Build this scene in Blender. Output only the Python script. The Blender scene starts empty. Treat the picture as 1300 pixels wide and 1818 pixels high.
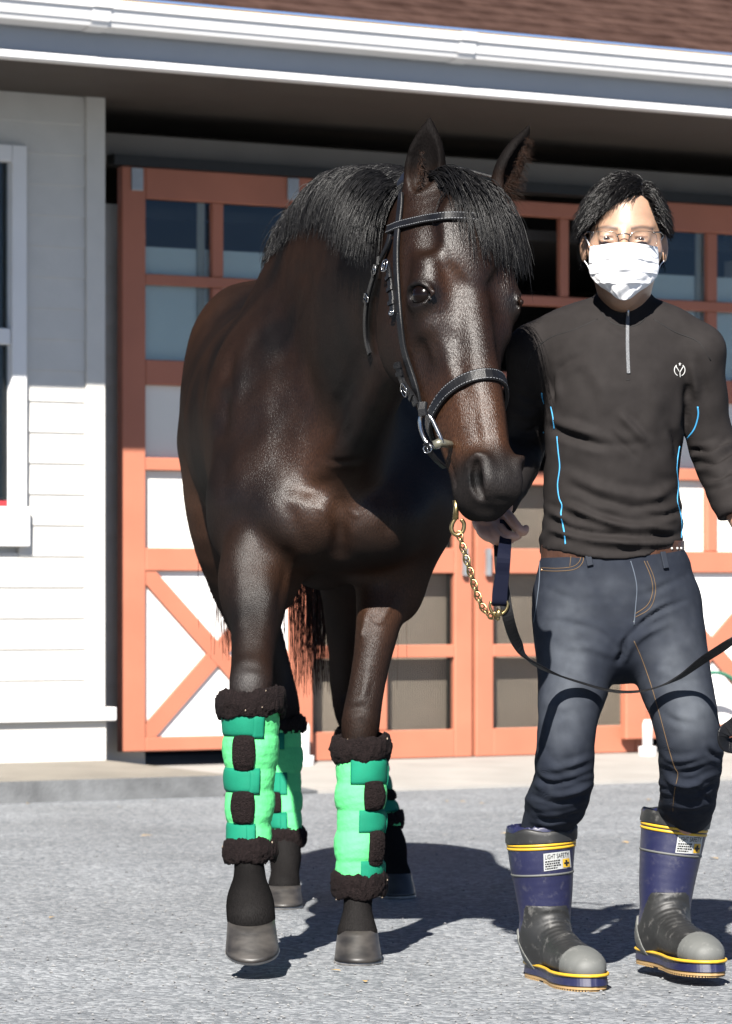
import bpy, bmesh, math, random
import numpy as np
from mathutils import Vector, Matrix, Quaternion
from mathutils.bvhtree import BVHTree

# ------------------------------------------------------------------ camera, sky, sun, exposure
scene = bpy.context.scene
COL = scene.collection
F_PX, CX, HOR, CAM_H = 6600.0, 650.0, 1050.0, 0.82        # photograph pixels (1300 wide)
cam_d = bpy.data.cameras.new('camera')
cam = bpy.data.objects.new('camera', cam_d); COL.objects.link(cam)
cam.location = (0, 0, CAM_H); cam.rotation_euler = (math.radians(90), 0, 0)
cam_d.sensor_fit = 'HORIZONTAL'; cam_d.sensor_width = 36.0
cam_d.lens = F_PX / 1300.0 * 36.0
cam_d.shift_y = (HOR - 909.0) / 1300.0
cam_d.clip_start = 0.1; cam_d.clip_end = 3000
cam_d.dof.use_dof = True; cam_d.dof.focus_distance = 7.55; cam_d.dof.aperture_fstop = 15.0
scene.camera = cam

SUN_EL, SUN_AZ = math.radians(39.0), math.radians(10.0)    # azimuth: left of "behind the camera"
TO_SUN = Vector((-math.sin(SUN_AZ) * math.cos(SUN_EL), -math.cos(SUN_AZ) * math.cos(SUN_EL), math.sin(SUN_EL)))
world = bpy.data.worlds.new('World'); scene.world = world; world.use_nodes = True
wn = world.node_tree; wn.nodes.clear()
sky = wn.nodes.new('ShaderNodeTexSky'); sky.sky_type = 'NISHITA'; sky.sun_disc = False
sky.sun_elevation = SUN_EL; sky.sun_rotation = math.pi - SUN_AZ
sky.air_density = 0.45; sky.dust_density = 0.1; sky.ozone_density = 2.0; sky.altitude = 1000
bgn = wn.nodes.new('ShaderNodeBackground'); bgn.inputs['Strength'].default_value = 0.05
wout = wn.nodes.new('ShaderNodeOutputWorld')
wn.links.new(sky.outputs[0], bgn.inputs[0]); wn.links.new(bgn.outputs[0], wout.inputs[0])
sun_d = bpy.data.lights.new('sun', 'SUN'); sun_d.energy = 5.0; sun_d.angle = math.radians(0.5); sun_d.color = (1.0, 0.955, 0.89)
sun = bpy.data.objects.new('sun', sun_d); COL.objects.link(sun)
sun.rotation_euler = TO_SUN.to_track_quat('Z', 'Y').to_euler(); sun.location = (-3, -6, 9)
scene.view_settings.view_transform = 'Standard'; scene.view_settings.look = 'None'
scene.view_settings.gamma = 1.0; scene.view_settings.use_curve_mapping = False
scene.view_settings.exposure = 1.86
scene.cycles.max_bounces = 8; scene.cycles.transparent_max_bounces = 12

# ------------------------------------------------------------------ helpers
ALB = .55                       # all base colours below are scaled by this; the exposure above goes with it
PALE = ('cream_siding', 'white_trim', 'white_door_panel', 'white_nonwoven', 'inner_pale_board')
RND = random.Random(7)
NPR = np.random.default_rng(7)
def P(px, py, Y):
    return Vector(((px - CX) * Y / F_PX, Y, CAM_H + (HOR - py) * Y / F_PX))
def M_(pxl, Y):                     # pixels at distance Y in metres
    return pxl * Y / F_PX
def lerp(a, b, t): return a + (b - a) * t

def tag(o, label=None, cat=None, group=None, kind=None):
    if label: o['label'] = label
    if cat: o['category'] = cat
    if group: o['group'] = group
    if kind: o['kind'] = kind
    return o
def empty(name, loc=(0, 0, 0), parent=None):
    o = bpy.data.objects.new(name, None); COL.objects.link(o); o.location = loc
    o.empty_display_size = 0.1
    if parent: o.parent = parent
    return o
def set_parent(o, parent):
    if parent is not None:
        o.parent = parent
        # parents are never rotated, scaled; keep world position
        w = Vector((0, 0, 0)); q = parent
        while q is not None:
            w += q.location; q = q.parent
        o.location = o.location - w
def mesh_obj(name, verts, faces, mat=None, parent=None, smooth=True, origin=None, fill=False):
    me = bpy.data.meshes.new(name)
    if origin is not None:
        ov = np.array(origin); verts = np.asarray(verts, dtype=float) - ov
    verts = np.asarray(verts, dtype=float)
    if isinstance(faces, np.ndarray):
        nf = len(faces); k = faces.shape[1]
        me.vertices.add(len(verts)); me.vertices.foreach_set('co', verts.astype(np.float32).ravel())
        me.loops.add(nf * k); me.loops.foreach_set('vertex_index', faces.astype(np.int32).ravel())
        me.polygons.add(nf); me.polygons.foreach_set('loop_start', np.arange(0, nf * k, k, dtype=np.int32))
        me.polygons.foreach_set('loop_total', np.full(nf, k, dtype=np.int32))
        me.update(calc_edges=True); me.validate()
        if fill:
            bm = bmesh.new(); bm.from_mesh(me); bmesh.ops.holes_fill(bm, edges=[e for e in bm.edges if e.is_boundary], sides=24); bm.to_mesh(me); bm.free()
    else:
        me.from_pydata([tuple(v) for v in verts], [], faces); me.update()
    if smooth: me.polygons.foreach_set('use_smooth', [True] * len(me.polygons))
    o = bpy.data.objects.new(name, me); COL.objects.link(o)
    if origin is not None: o.location = origin
    if mat: me.materials.append(mat)
    set_parent(o, parent)
    return o
class MB:
    """collects shapes into one mesh"""
    def __init__(s): s.v = []; s.f = []
    def add(s, vs, fs):
        n = len(s.v); s.v += [tuple(v) for v in vs]; s.f += [tuple(i + n for i in f) for f in fs]
    def hexa(s, c):                # 8 corners: bottom 4 ccw, top 4 ccw
        s.add(c, [(0, 3, 2, 1), (4, 5, 6, 7), (0, 1, 5, 4), (1, 2, 6, 5), (2, 3, 7, 6), (3, 0, 4, 7)])
    def box(s, x0, x1, y0, y1, z0, z1):
        s.hexa([(x0, y0, z0), (x1, y0, z0), (x1, y1, z0), (x0, y1, z0), (x0, y0, z1), (x1, y0, z1), (x1, y1, z1), (x0, y1, z1)])
    def tube(s, pts, r, n=8, closed=False, caps=True, flat=None, up=None):
        """tube along pts; r number or list; flat: ratio of second axis"""
        pts = [Vector(p) for p in pts]; m = len(pts)
        rs = r if isinstance(r, (list, tuple)) else [r] * m
        b0 = len(s.v); prev = None
        for i, p in enumerate(pts):
            if closed: t = pts[(i + 1) % m] - pts[i - 1]
            else: t = pts[min(i + 1, m - 1)] - pts[max(i - 1, 0)]
            if t.length < 1e-9: t = Vector((0, 0, 1))
            t.normalize()
            if up is not None:
                u = up[i] if isinstance(up, (list, tuple)) else up
                u = Vector(u); u = u - t * u.dot(t)
                if u.length < 1e-6: u = t.orthogonal()
            elif prev is None: u = t.orthogonal()
            else: u = prev - t * prev.dot(t)
            u.normalize(); prev = u.copy(); w = t.cross(u)
            fl = 1.0 if flat is None else flat
            for k in range(n):
                a = 2 * math.pi * k / n
                s.v.append(tuple(p + (u * math.cos(a) * fl + w * math.sin(a)) * rs[i]))
        for i in range(m if closed else m - 1):
            for k in range(n):
                a = b0 + i * n + k; b = b0 + i * n + (k + 1) % n
                c = b0 + ((i + 1) % m) * n + (k + 1) % n; d = b0 + ((i + 1) % m) * n + k
                s.f.append((a, b, c, d))
        if caps and not closed:
            s.f.append(tuple(b0 + k for k in reversed(range(n))))
            s.f.append(tuple(b0 + (m - 1) * n + k for k in range(n)))
    def strap(s, pts, nrm, w, th, closed=False, lift=0.0, bev=0.3):
        """flat band: pts on a surface, nrm normals, width w, thickness th"""
        pts = [Vector(p) for p in pts]; m = len(pts); b0 = len(s.v)
        ws = w if isinstance(w, (list, tuple)) else [w] * m
        for i, p in enumerate(pts):
            if closed: t = pts[(i + 1) % m] - pts[i - 1]
            else: t = pts[min(i + 1, m - 1)] - pts[max(i - 1, 0)]
            t.normalize(); n = Vector(nrm[i]); n = (n - t * n.dot(t)).normalized(); sd = t.cross(n)
            hw = ws[i] / 2; b = min(th * bev, hw * .5)
            for (x, y) in ((-hw, 0), (hw, 0), (hw, th - b), (hw - b, th), (-hw + b, th), (-hw, th - b)):
                s.v.append(tuple(p + sd * x + n * (y + lift)))
        K = 6
        for i in range(m if closed else m - 1):
            for k in range(K):
                a = b0 + i * K + k; b = b0 + i * K + (k + 1) % K
                j = (i + 1) % m
                s.f.append((a, b, b0 + j * K + (k + 1) % K, b0 + j * K + k))
        if not closed:
            s.f.append(tuple(b0 + k for k in reversed(range(K)))); s.f.append(tuple(b0 + (m - 1) * K + k for k in range(K)))
    def ico(s, c, r, sub=1, scale=(1, 1, 1), rot=None):
        bm = bmesh.new(); bmesh.ops.create_icosphere(bm, subdivisions=sub, radius=1.0)
        R = rot if rot is not None else Matrix.Identity(3)
        c = Vector(c)
        vs = [c + R @ Vector((v.co.x * scale[0] * r, v.co.y * scale[1] * r, v.co.z * scale[2] * r)) for v in bm.verts]
        s.add(vs, [tuple(v.index for v in f.verts) for f in bm.faces]); bm.free()
    def build(s, name, mat=None, parent=None, smooth=False, origin=None, fix=True):
        o = mesh_obj(name, s.v, s.f, mat, parent, smooth, origin)
        if fix:
            bm = bmesh.new(); bm.from_mesh(o.data); bmesh.ops.recalc_face_normals(bm, faces=bm.faces); bm.to_mesh(o.data); bm.free()
        return o
def spline(pts, n=8, closed=False):
    """Catmull-Rom through pts (tuples of any length)"""
    A = np.array([tuple(p) for p in pts], dtype=float); m = len(A); out = []
    rng = range(m if closed else m - 1)
    for i in rng:
        p0 = A[(i - 1) % m] if closed or i > 0 else 2 * A[0] - A[1]
        p1 = A[i]; p2 = A[(i + 1) % m]
        p3 = A[(i + 2) % m] if closed or i + 2 < m else 2 * A[m - 1] - A[m - 2]
        for k in range(n):
            t = k / n
            out.append(.5 * ((2 * p1) + (p2 - p0) * t + (2 * p0 - 5 * p1 + 4 * p2 - p3) * t * t + (3 * p1 - p0 - 3 * p2 + p3) * t ** 3))
    if not closed: out.append(A[-1])
    return np.array(out)

# value noise (numpy), p: (N,3)
def _hash(i, j, k, seed):
    n = (i * 374761393 + j * 668265263 + k * 2147483647 + seed * 974711) & 0xffffffff
    n = ((n ^ (n >> 13)) * 1274126177) & 0xffffffff
    n = ((n ^ (n >> 16)) * 2246822519) & 0xffffffff
    return ((n ^ (n >> 15)) & 0xffff) / 32767.5 - 1.0
def vnoise(p, scale=1.0, seed=0):
    q = np.asarray(p, dtype=float) * scale; f = np.floor(q); i = f.astype(np.int64); t = q - f; t = t * t * (3 - 2 * t)
    x, y, z = i[..., 0], i[..., 1], i[..., 2]; tx, ty, tz = t[..., 0], t[..., 1], t[..., 2]
    def H(a, b, c): return _hash(x + a, y + b, z + c, seed)
    c00 = H(0, 0, 0) * (1 - tx) + H(1, 0, 0) * tx; c10 = H(0, 1, 0) * (1 - tx) + H(1, 1, 0) * tx
    c01 = H(0, 0, 1) * (1 - tx) + H(1, 0, 1) * tx; c11 = H(0, 1, 1) * (1 - tx) + H(1, 1, 1) * tx
    return (c00 * (1 - ty) + c10 * ty) * (1 - tz) + (c01 * (1 - ty) + c11 * ty) * tz
def fbm(p, scale=1.0, seed=0, oct=3):
    r = 0; a = 1.0
    for o in range(oct):
        r = r + a * vnoise(p, scale * 2 ** o, seed + o * 17); a *= .5
    return r
def sstep(a, b, x):
    t = np.clip((x - a) / (b - a), 0, 1); return t * t * (3 - 2 * t)

# ------------------------------------------------------------------ implicit surfaces -> one continuous mesh
class Sdf:
    """smooth union of lofts (chains of elliptic sections)"""
    def __init__(s): s.prims = []; s.post = None
    def loft(s, secs, k=0.03, op='add', sub=4):
        """secs: list of (centre, a, b, side_vector or None); a along side, b across"""
        C = np.array([tuple(q[0]) for q in secs], float); A = np.array([q[1] for q in secs], float); B = np.array([q[2] for q in secs], float)
        if len(secs) == 1:
            sd = np.array([tuple(secs[0][3])], float) if len(secs[0]) > 3 and secs[0][3] is not None else np.array([[1., 0, 0]])
        else:
            sd = []
            for i, q in enumerate(secs):
                t = C[min(i + 1, len(C) - 1)] - C[max(i - 1, 0)]; t = t / (np.linalg.norm(t) + 1e-12)
                v = np.array(tuple(q[3]), float) if len(q) > 3 and q[3] is not None else np.array([1., 0, 0])
                v = v - t * v.dot(t)
                if np.linalg.norm(v) < 1e-4: v = np.array([0, 1., 0]) - t * t[1]
                sd.append(v / np.linalg.norm(v))
            sd = np.array(sd)
        if len(secs) > 2 and sub > 1:
            D = spline(np.hstack([C, A[:, None], B[:, None], sd]), sub)
            C, A, B, sd = D[:, :3], np.maximum(D[:, 3], .001), np.maximum(D[:, 4], .001), D[:, 5:8]
            sd = sd / np.linalg.norm(sd, axis=1)[:, None]
        if len(secs) == 1: C = np.repeat(C, 2, 0); A = np.repeat(A, 2); B = np.repeat(B, 2); sd = np.repeat(sd, 2, 0); C[1] += 1e-5 * np.array([0, 0, 1.])
        s.prims.append(dict(kind='loft', C=C, A=A, B=B, S=sd, k=k, op=op))
        return s
    def limb(s, pts, k=0.03, op='add', sub=4):
        """pts: (centre, radius)"""
        return s.loft([(c, r, r) for c, r in pts], k, op, sub)
    def ell(s, c, r, rot=None, k=0.03, op='add'):
        """ellipsoid with radii r along axes of rot (3x3, columns = axes)"""
        R = np.eye(3) if rot is None else np.array([tuple(v) for v in rot], float).T if not isinstance(rot, np.ndarray) else rot
        s.prims.append(dict(kind='ell', c=np.array(tuple(c), float), r=np.array(r, float), R=R, k=k, op=op))
        return s
    @staticmethod
    def _seg(p, a, L, Mx, ra, rb, qa, qb):
        q = (p - a) @ Mx                      # columns: tangent, side, up
        w = q[:, 0]; t = np.clip(w * np.float32(1 / L), 0, 1); w = w - t * np.float32(L)
        A = ra + np.float32(rb - ra) * t; B = qa + np.float32(qb - qa) * t; m = np.minimum(A, B)
        x = q[:, 1] / A; y = q[:, 2] / B; w = w / m
        k0 = np.sqrt(x * x + y * y + w * w); x /= A; y /= B; w /= m
        k1 = np.sqrt(x * x + y * y + w * w) + np.float32(1e-9)
        return np.where(k0 > 1e-6, k0 * (k0 - 1) / k1, -m)
    def prep(s):
        for pr in s.prims:
            if pr['kind'] == 'ell': pr['R'] = pr['R'].astype(np.float32); continue
            C, Sd = pr['C'], pr['S']; pr['segs'] = []
            for i in range(len(C) - 1):
                ab = C[i + 1] - C[i]; L = max(float(np.linalg.norm(ab)), 1e-6); T = ab / L; sv = (Sd[i] + Sd[i + 1]) * .5; sv = sv - T * (sv @ T); sv = sv / (np.linalg.norm(sv) + 1e-12)
                pr['segs'].append((C[i].astype(np.float32), L, np.stack([T, sv, np.cross(T, sv)], 1).astype(np.float32), np.float32(pr['A'][i]), np.float32(pr['A'][i + 1]), np.float32(pr['B'][i]), np.float32(pr['B'][i + 1])))
            pr['mid'] = (C[:-1] + C[1:]) * .5
            A, B = pr['A'], pr['B']
            pr['rad'] = np.linalg.norm(C[1:] - C[:-1], axis=1) * .5 + np.maximum(np.maximum(A[:-1], A[1:]), np.maximum(B[:-1], B[1:]))
    def prim(s, pr, p, cull=None):
        if pr['kind'] == 'ell':
            if cull is not None:
                if np.linalg.norm(cull[0] - pr['c']) - pr['r'].max() > cull[1] + pr['k'] * 1.6 + .012: return None
            q = (p - pr['c'].astype(np.float32)) @ pr['R']; r = pr['r'].astype(np.float32)
            k0 = np.sqrt(((q / r) ** 2).sum(1)); k1 = np.sqrt(((q / r ** 2) ** 2).sum(1))
            return np.where(k1 > 1e-9, k0 * (k0 - 1) / np.maximum(k1, 1e-9), -r.min())
        idx = range(len(pr['segs']))
        if cull is not None:
            idx = np.nonzero(np.linalg.norm(pr['mid'] - cull[0], axis=1) - pr['rad'] < cull[1] + pr['k'] * 1.6 + .012)[0]
            if len(idx) == 0: return None
        r = None
        for i in idx:
            d = s._seg(p, *pr['segs'][i])
            r = d if r is None else np.minimum(r, d)
        return r
    def eval(s, p, cull=None):
        p = np.asarray(p, np.float32); d = np.full(len(p), 9.0, np.float32)
        for pr in s.prims:
            q = s.prim(pr, p, cull)
            if q is None: continue
            k = pr['k']
            if pr['op'] == 'add':
                h = np.maximum(k - np.abs(d - q), 0) / k; d = np.minimum(d, q) - h * h * k * .25
            elif pr['op'] == 'sub':
                q = -q; h = np.maximum(k - np.abs(d - q), 0) / k; d = np.maximum(d, q) + h * h * k * .25
        if s.post is not None: d = s.post(p, d)
        return d
    def bounds(s):
        lo = np.full(3, 1e9); hi = -lo
        for pr in s.prims:
            if pr['op'] != 'add': continue
            if pr['kind'] == 'ell': c = pr['c'][None]; r = np.array([pr['r'].max()])
            else: c = pr['C']; r = np.maximum(pr['A'], pr['B'])
            lo = np.minimum(lo, (c - r[:, None]).min(0)); hi = np.maximum(hi, (c + r[:, None]).max(0))
        return lo - .03, hi + .03
    def mesh(s, h, relax=1, N=12, wrelax=None):
        s.prep(); lo, hi = s.bounds(); bs = h * N
        nb = np.ceil((hi - lo) / bs).astype(int) + 1
        NX, NY, NZ = nb * N + 4
        g = np.stack(np.meshgrid(*[np.arange(q) for q in nb], indexing='ij'), -1).reshape(-1, 3)
        cen = lo + (g + .5) * bs
        d0 = s.eval(cen); g = g[np.abs(d0) < bs * .92 + .010]
        ax = np.arange(N + 1)
        loc = np.stack(np.meshgrid(ax, ax, ax, indexing='ij'), -1).reshape(-1, 3)
        gid = lambda q: (q[:, 0].astype(np.int64) * NY + q[:, 1]) * NZ + q[:, 2]
        cv, cid, eq = [], [], []
        half = bs * .5 * math.sqrt(3)
        offs = [np.array(q) for q in ((0, 0, 0), (1, 0, 0), (0, 1, 0), (1, 1, 0), (0, 0, 1), (1, 0, 1), (0, 1, 1), (1, 1, 1))]
        edges = [(0, 1), (2, 3), (4, 5), (6, 7), (0, 2), (1, 3), (4, 6), (5, 7), (0, 4), (1, 5), (2, 6), (3, 7)]
        for b in g:
            base = b * N; p = lo + (base + loc) * h
            d = s.eval(p, (lo + (b + .5) * bs, half))
            if d.min() > 0 or d.max() < 0: continue
            V = d.reshape(N + 1, N + 1, N + 1)
            cs = [V[o[0]:o[0] + N, o[1]:o[1] + N, o[2]:o[2] + N] for o in offs]
            neg = sum((c < 0).astype(np.int8) for c in cs)
            I = np.argwhere((neg > 0) & (neg < 8))
            if len(I):
                vals = np.stack([c[I[:, 0], I[:, 1], I[:, 2]] for c in cs], 1)
                acc = np.zeros((len(I), 3)); cnt = np.zeros(len(I))
                for a, e in edges:
                    va, vb = vals[:, a], vals[:, e]; m = (va < 0) != (vb < 0)
                    t = np.where(m, va / np.where(m, va - vb, 1), 0)
                    acc += m[:, None] * (offs[a] + t[:, None] * (offs[e] - offs[a])); cnt += m
                cv.append(lo + (base + I + acc / cnt[:, None]) * h); cid.append(gid(base + I))
            for axn in range(3):
                o = [0, 0, 0]; o[axn] = 1
                v0 = V[:N, :N, :N]; v1 = V[o[0]:o[0] + N, o[1]:o[1] + N, o[2]:o[2] + N]
                m = (v0 < 0) != (v1 < 0); J = np.argwhere(m)
                if len(J) == 0: continue
                fl = v0[J[:, 0], J[:, 1], J[:, 2]] < 0; J = J + base
                e1 = np.zeros(3, int); e2 = np.zeros(3, int); e1[(axn + 1) % 3] = 1; e2[(axn + 2) % 3] = 1
                q = np.stack([gid(J), gid(J - e1), gid(J - e1 - e2), gid(J - e2)], 1)
                q[~fl] = q[~fl][:, ::-1]; eq.append(q)
        cv = np.concatenate(cv); cid = np.concatenate(cid); eq = np.concatenate(eq)
        order = np.argsort(cid); cid = cid[order]; cv = cv[order]
        j = np.searchsorted(cid, eq); j = np.minimum(j, len(cid) - 1); ok = (cid[j] == eq).all(1); F = j[ok]
        for _ in range(relax): cv = laplace(cv, F, .5)
        if wrelax is not None:
            w, n = wrelax(cv)
            for _ in range(n): cv = laplace(cv, F, w[:, None])
        return cv, F
def laplace(V, F, f):
    a = F.ravel(); b = np.roll(F, -1, 1).ravel(); n = len(V)
    ia = np.concatenate([a, b]); ib = np.concatenate([b, a]); c = np.bincount(ia, minlength=n).astype(float)
    out = np.stack([np.bincount(ia, V[ib, q], n) for q in range(3)], 1) / np.maximum(c, 1)[:, None]
    return np.where(c[:, None] > 0, V + (out - V) * f, V)
def vnormals(V, F):
    n = np.cross(V[F[:, 2]] - V[F[:, 0]], V[F[:, 3]] - V[F[:, 1]]); N = np.zeros_like(V)
    for q in range(4):
        for c in range(3): N[:, c] += np.bincount(F[:, q], n[:, c], len(V))
    return N / np.maximum(np.linalg.norm(N, axis=1), 1e-12)[:, None]
def bvh_of(V, F): return BVHTree.FromPolygons([tuple(v) for v in V], [tuple(int(i) for i in f) for f in F])
CAM_V = Vector((0, 0, CAM_H))
def cast(bvh, px, py, default=None):
    """where the line of sight through a photo pixel meets a surface"""
    d = (P(px, py, 1.0) - CAM_V).normalized(); hit = bvh.ray_cast(CAM_V, d)
    if hit[0] is None:
        if default is None: return None
        return P(px, py, default), Vector((0, -1, 0))
    return hit[0], hit[1]
def set_attr(o, name, vals):
    a = o.data.attributes.new(name, 'FLOAT', 'POINT'); a.data.foreach_set('value', np.asarray(vals, np.float32))
def set_color(o, name, rgb):
    a = o.data.attributes.new(name, 'FLOAT_COLOR', 'POINT')
    c = np.ones((len(rgb), 4), np.float32); c[:, :3] = rgb; a.data.foreach_set('color', c.ravel())

def pxy(V):
    return CX + V[:, 0] / V[:, 1] * F_PX, HOR - (V[:, 2] - CAM_H) / V[:, 1] * F_PX
def fold(V, Nn, lines, sharp=False):
    """each line: (polyline in photo pixels, height m (+ ridge), half width px): pushes the cloth facing the yard"""
    x, y = pxy(V); q = np.stack([x, y], 1); face = np.clip(-Nn[:, 1] * 1.6 + .15, 0, 1); D = np.zeros(len(V))
    for pl, amp, w in lines:
        A = spline(pl, 6) if len(pl) > 2 else np.array(pl, float); best = np.full(len(V), 1e9); tt = np.zeros(len(V))
        for i in range(len(A) - 1):
            a, b = A[i], A[i + 1]; ab = b - a; t = np.clip(((q - a) @ ab) / (ab @ ab + 1e-9), 0, 1); d = np.linalg.norm(q - a - t[:, None] * ab, axis=1)
            m = d < best; best = np.where(m, d, best); tt = np.where(m, (i + t) / (len(A) - 1), tt)
        env = np.sin(np.clip(tt, .02, .98) * math.pi) ** .5
        amp = amp * 1.7
        env = env * (.75 + .6 * vnoise(np.stack([x, y, 0 * x], 1), .035, len(pl) + int(abs(pl[0][0]))))
        D += amp * (np.exp(-(best / w) ** 2) if amp > 0 or not sharp else np.exp(-best / (w * .8))) * env - amp * .35 * np.exp(-((best - w * 1.7) / w) ** 2) * env
    return V + Nn * (D * face)[:, None]

# ------------------------------------------------------------------ materials
def new_mat(name):
    m = bpy.data.materials.new(name); m.use_nodes = True; nt = m.node_tree; b = nt.nodes['Principled BSDF']
    return m, nt, b
def N_(nt, typ, **kw):
    n = nt.nodes.new(typ)
    for k, v in kw.items():
        if k.startswith('i_'):
            n.inputs[k[2:].replace('_', ' ')].default_value = v
        else: setattr(n, k, v)
    return n
def fur(nt, b, gloss, tint=(1, .93, .88)):
    """hair has no mirror-like edge: plain diffuse plus a weak gloss instead of the dielectric edge reflection"""
    L = nt.links.new; df = N_(nt, 'ShaderNodeBsdfDiffuse'); gl = N_(nt, 'ShaderNodeBsdfGlossy'); ad = N_(nt, 'ShaderNodeAddShader')
    gl.inputs['Color'].default_value = (*[gloss * t for t in tint], 1)
    for src, dst in (('Base Color', df.inputs['Color']), ('Roughness', gl.inputs['Roughness'])):
        if b.inputs[src].is_linked: L(b.inputs[src].links[0].from_socket, dst)
        elif src == 'Roughness': dst.default_value = b.inputs[src].default_value
        else: dst.default_value = b.inputs[src].default_value
    if b.inputs['Normal'].is_linked:
        for q in (df, gl): L(b.inputs['Normal'].links[0].from_socket, q.inputs['Normal'])
    L(df.outputs[0], ad.inputs[0]); L(gl.outputs[0], ad.inputs[1]); L(ad.outputs[0], nt.nodes['Material Output'].inputs['Surface']); nt.nodes.remove(b); return gl
def simple(name, col, rough=.5, metal=0.0, spec=.5, vary=.12, nscale=20, bump=0.0, bscale=200, coat=0.0, sheen=0.0, detail=4):
    """principled with noise colour variation and noise bump, object coordinates"""
    m, nt, b = new_mat(name); L = nt.links.new
    col = [c * (ALB if name not in PALE else .72) for c in col]; spec = spec * .65
    tc = N_(nt, 'ShaderNodeTexCoord')
    b.inputs['Roughness'].default_value = rough; b.inputs['Metallic'].default_value = metal
    b.inputs['Specular IOR Level'].default_value = spec; b.inputs['Coat Weight'].default_value = coat
    b.inputs['Sheen Weight'].default_value = sheen; b.inputs['Sheen Roughness'].default_value = .4
    nz = N_(nt, 'ShaderNodeTexNoise'); nz.inputs['Scale'].default_value = nscale; nz.inputs['Detail'].default_value = detail
    L(tc.outputs['Object'], nz.inputs['Vector'])
    rp = N_(nt, 'ShaderNodeValToRGB'); L(nz.outputs['Fac'], rp.inputs['Fac'])
    rp.color_ramp.elements[0].position = .3; rp.color_ramp.elements[1].position = .7
    rp.color_ramp.elements[0].color = (*[c * (1 - vary) for c in col], 1); rp.color_ramp.elements[1].color = (*[min(1, c * (1 + vary)) for c in col], 1)
    L(rp.outputs['Color'], b.inputs['Base Color'])
    mr = N_(nt, 'ShaderNodeMapRange'); mr.inputs['To Min'].default_value = max(.02, rough * .85); mr.inputs['To Max'].default_value = min(1, rough * 1.15)
    L(nz.outputs['Fac'], mr.inputs['Value']); L(mr.outputs[0], b.inputs['Roughness'])
    if bump > 0:
        n2 = N_(nt, 'ShaderNodeTexNoise'); n2.inputs['Scale'].default_value = bscale; n2.inputs['Detail'].default_value = 3; L(tc.outputs['Object'], n2.inputs['Vector'])
        bp = N_(nt, 'ShaderNodeBump'); bp.inputs['Strength'].default_value = bump; bp.inputs['Distance'].default_value = .01
        L(n2.outputs['Fac'], bp.inputs['Height']); L(bp.outputs['Normal'], b.inputs['Normal'])
    return m
# ================================================================== MATERIALS OF THE PLACE
def ground_material():
    m, nt, b = new_mat('coarse_asphalt'); L = nt.links.new
    tc = N_(nt, 'ShaderNodeTexCoord')
    v = N_(nt, 'ShaderNodeTexVoronoi'); v.inputs['Scale'].default_value = 80; L(tc.outputs['Object'], v.inputs['Vector'])
    v2 = N_(nt, 'ShaderNodeTexVoronoi'); v2.inputs['Scale'].default_value = 210; L(tc.outputs['Object'], v2.inputs['Vector'])
    hs = N_(nt, 'ShaderNodeSeparateColor'); L(v.outputs['Color'], hs.inputs[0])
    rp = N_(nt, 'ShaderNodeValToRGB'); L(hs.outputs[0], rp.inputs['Fac'])
    e = rp.color_ramp.elements; e[0].position = 0; e[0].color = (.090, .098, .106, 1); e[1].position = 1; e[1].color = (.225, .234, .243, 1)
    x = e.new(.5); x.color = (.137, .145, .155, 1)
    nz = N_(nt, 'ShaderNodeTexNoise'); nz.inputs['Scale'].default_value = 1.7; nz.inputs['Detail'].default_value = 5; L(tc.outputs['Object'], nz.inputs['Vector'])
    r2 = N_(nt, 'ShaderNodeMapRange'); r2.inputs['From Min'].default_value = .3; r2.inputs['From Max'].default_value = .7; r2.inputs['To Min'].default_value = .88; r2.inputs['To Max'].default_value = 1.1
    L(nz.outputs['Fac'], r2.inputs['Value'])
    mx = N_(nt, 'ShaderNodeMix', data_type='RGBA', blend_type='MULTIPLY'); mx.inputs['Factor'].default_value = 1
    n3 = N_(nt, 'ShaderNodeTexNoise'); n3.inputs['Scale'].default_value = .45; n3.inputs['Detail'].default_value = 6; n3.inputs['Roughness'].default_value = .65; L(tc.outputs['Object'], n3.inputs['Vector'])
    r3 = N_(nt, 'ShaderNodeMapRange'); r3.inputs['From Min'].default_value = .35; r3.inputs['From Max'].default_value = .65; r3.inputs['To Min'].default_value = .84; r3.inputs['To Max'].default_value = 1.12; L(n3.outputs['Fac'], r3.inputs['Value'])
    m3 = N_(nt, 'ShaderNodeMath', operation='MULTIPLY'); L(r2.outputs[0], m3.inputs[0]); L(r3.outputs[0], m3.inputs[1])
    L(rp.outputs['Color'], mx.inputs['A']); L(m3.outputs[0], mx.inputs['B']); L(mx.outputs['Result'], b.inputs['Base Color'])
    b.inputs['Roughness'].default_value = .8; b.inputs['Specular IOR Level'].default_value = .2
    ad = N_(nt, 'ShaderNodeMath', operation='ADD'); L(v.outputs['Distance'], ad.inputs[0])
    ml = N_(nt, 'ShaderNodeMath', operation='MULTIPLY'); ml.inputs[1].default_value = .4; L(v2.outputs['Distance'], ml.inputs[0]); L(ml.outputs[0], ad.inputs[1])
    bp = N_(nt, 'ShaderNodeBump', invert=True); bp.inputs['Strength'].default_value = .5; bp.inputs['Distance'].default_value = .012
    L(ad.outputs[0], bp.inputs['Height']); L(bp.outputs['Normal'], b.inputs['Normal'])
    return m
MAT = {}
MAT['asphalt'] = ground_material()
MAT['concrete'] = simple('pale_concrete', (.42, .40, .37), .85, vary=.1, nscale=4, bump=.25, bscale=120)
MAT['kerb_face'] = simple('stained_kerb_face', (.17, .175, .18), .85, vary=.3, nscale=9, bump=.3, bscale=90)
MAT['kerb'] = simple('kerb_concrete', (.27, .245, .205), .85, vary=.15, nscale=6, bump=.3, bscale=90)
MAT['siding'] = simple('cream_siding', (.62, .60, .56), .6, vary=.035, nscale=9, bump=.1, bscale=60)
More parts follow.
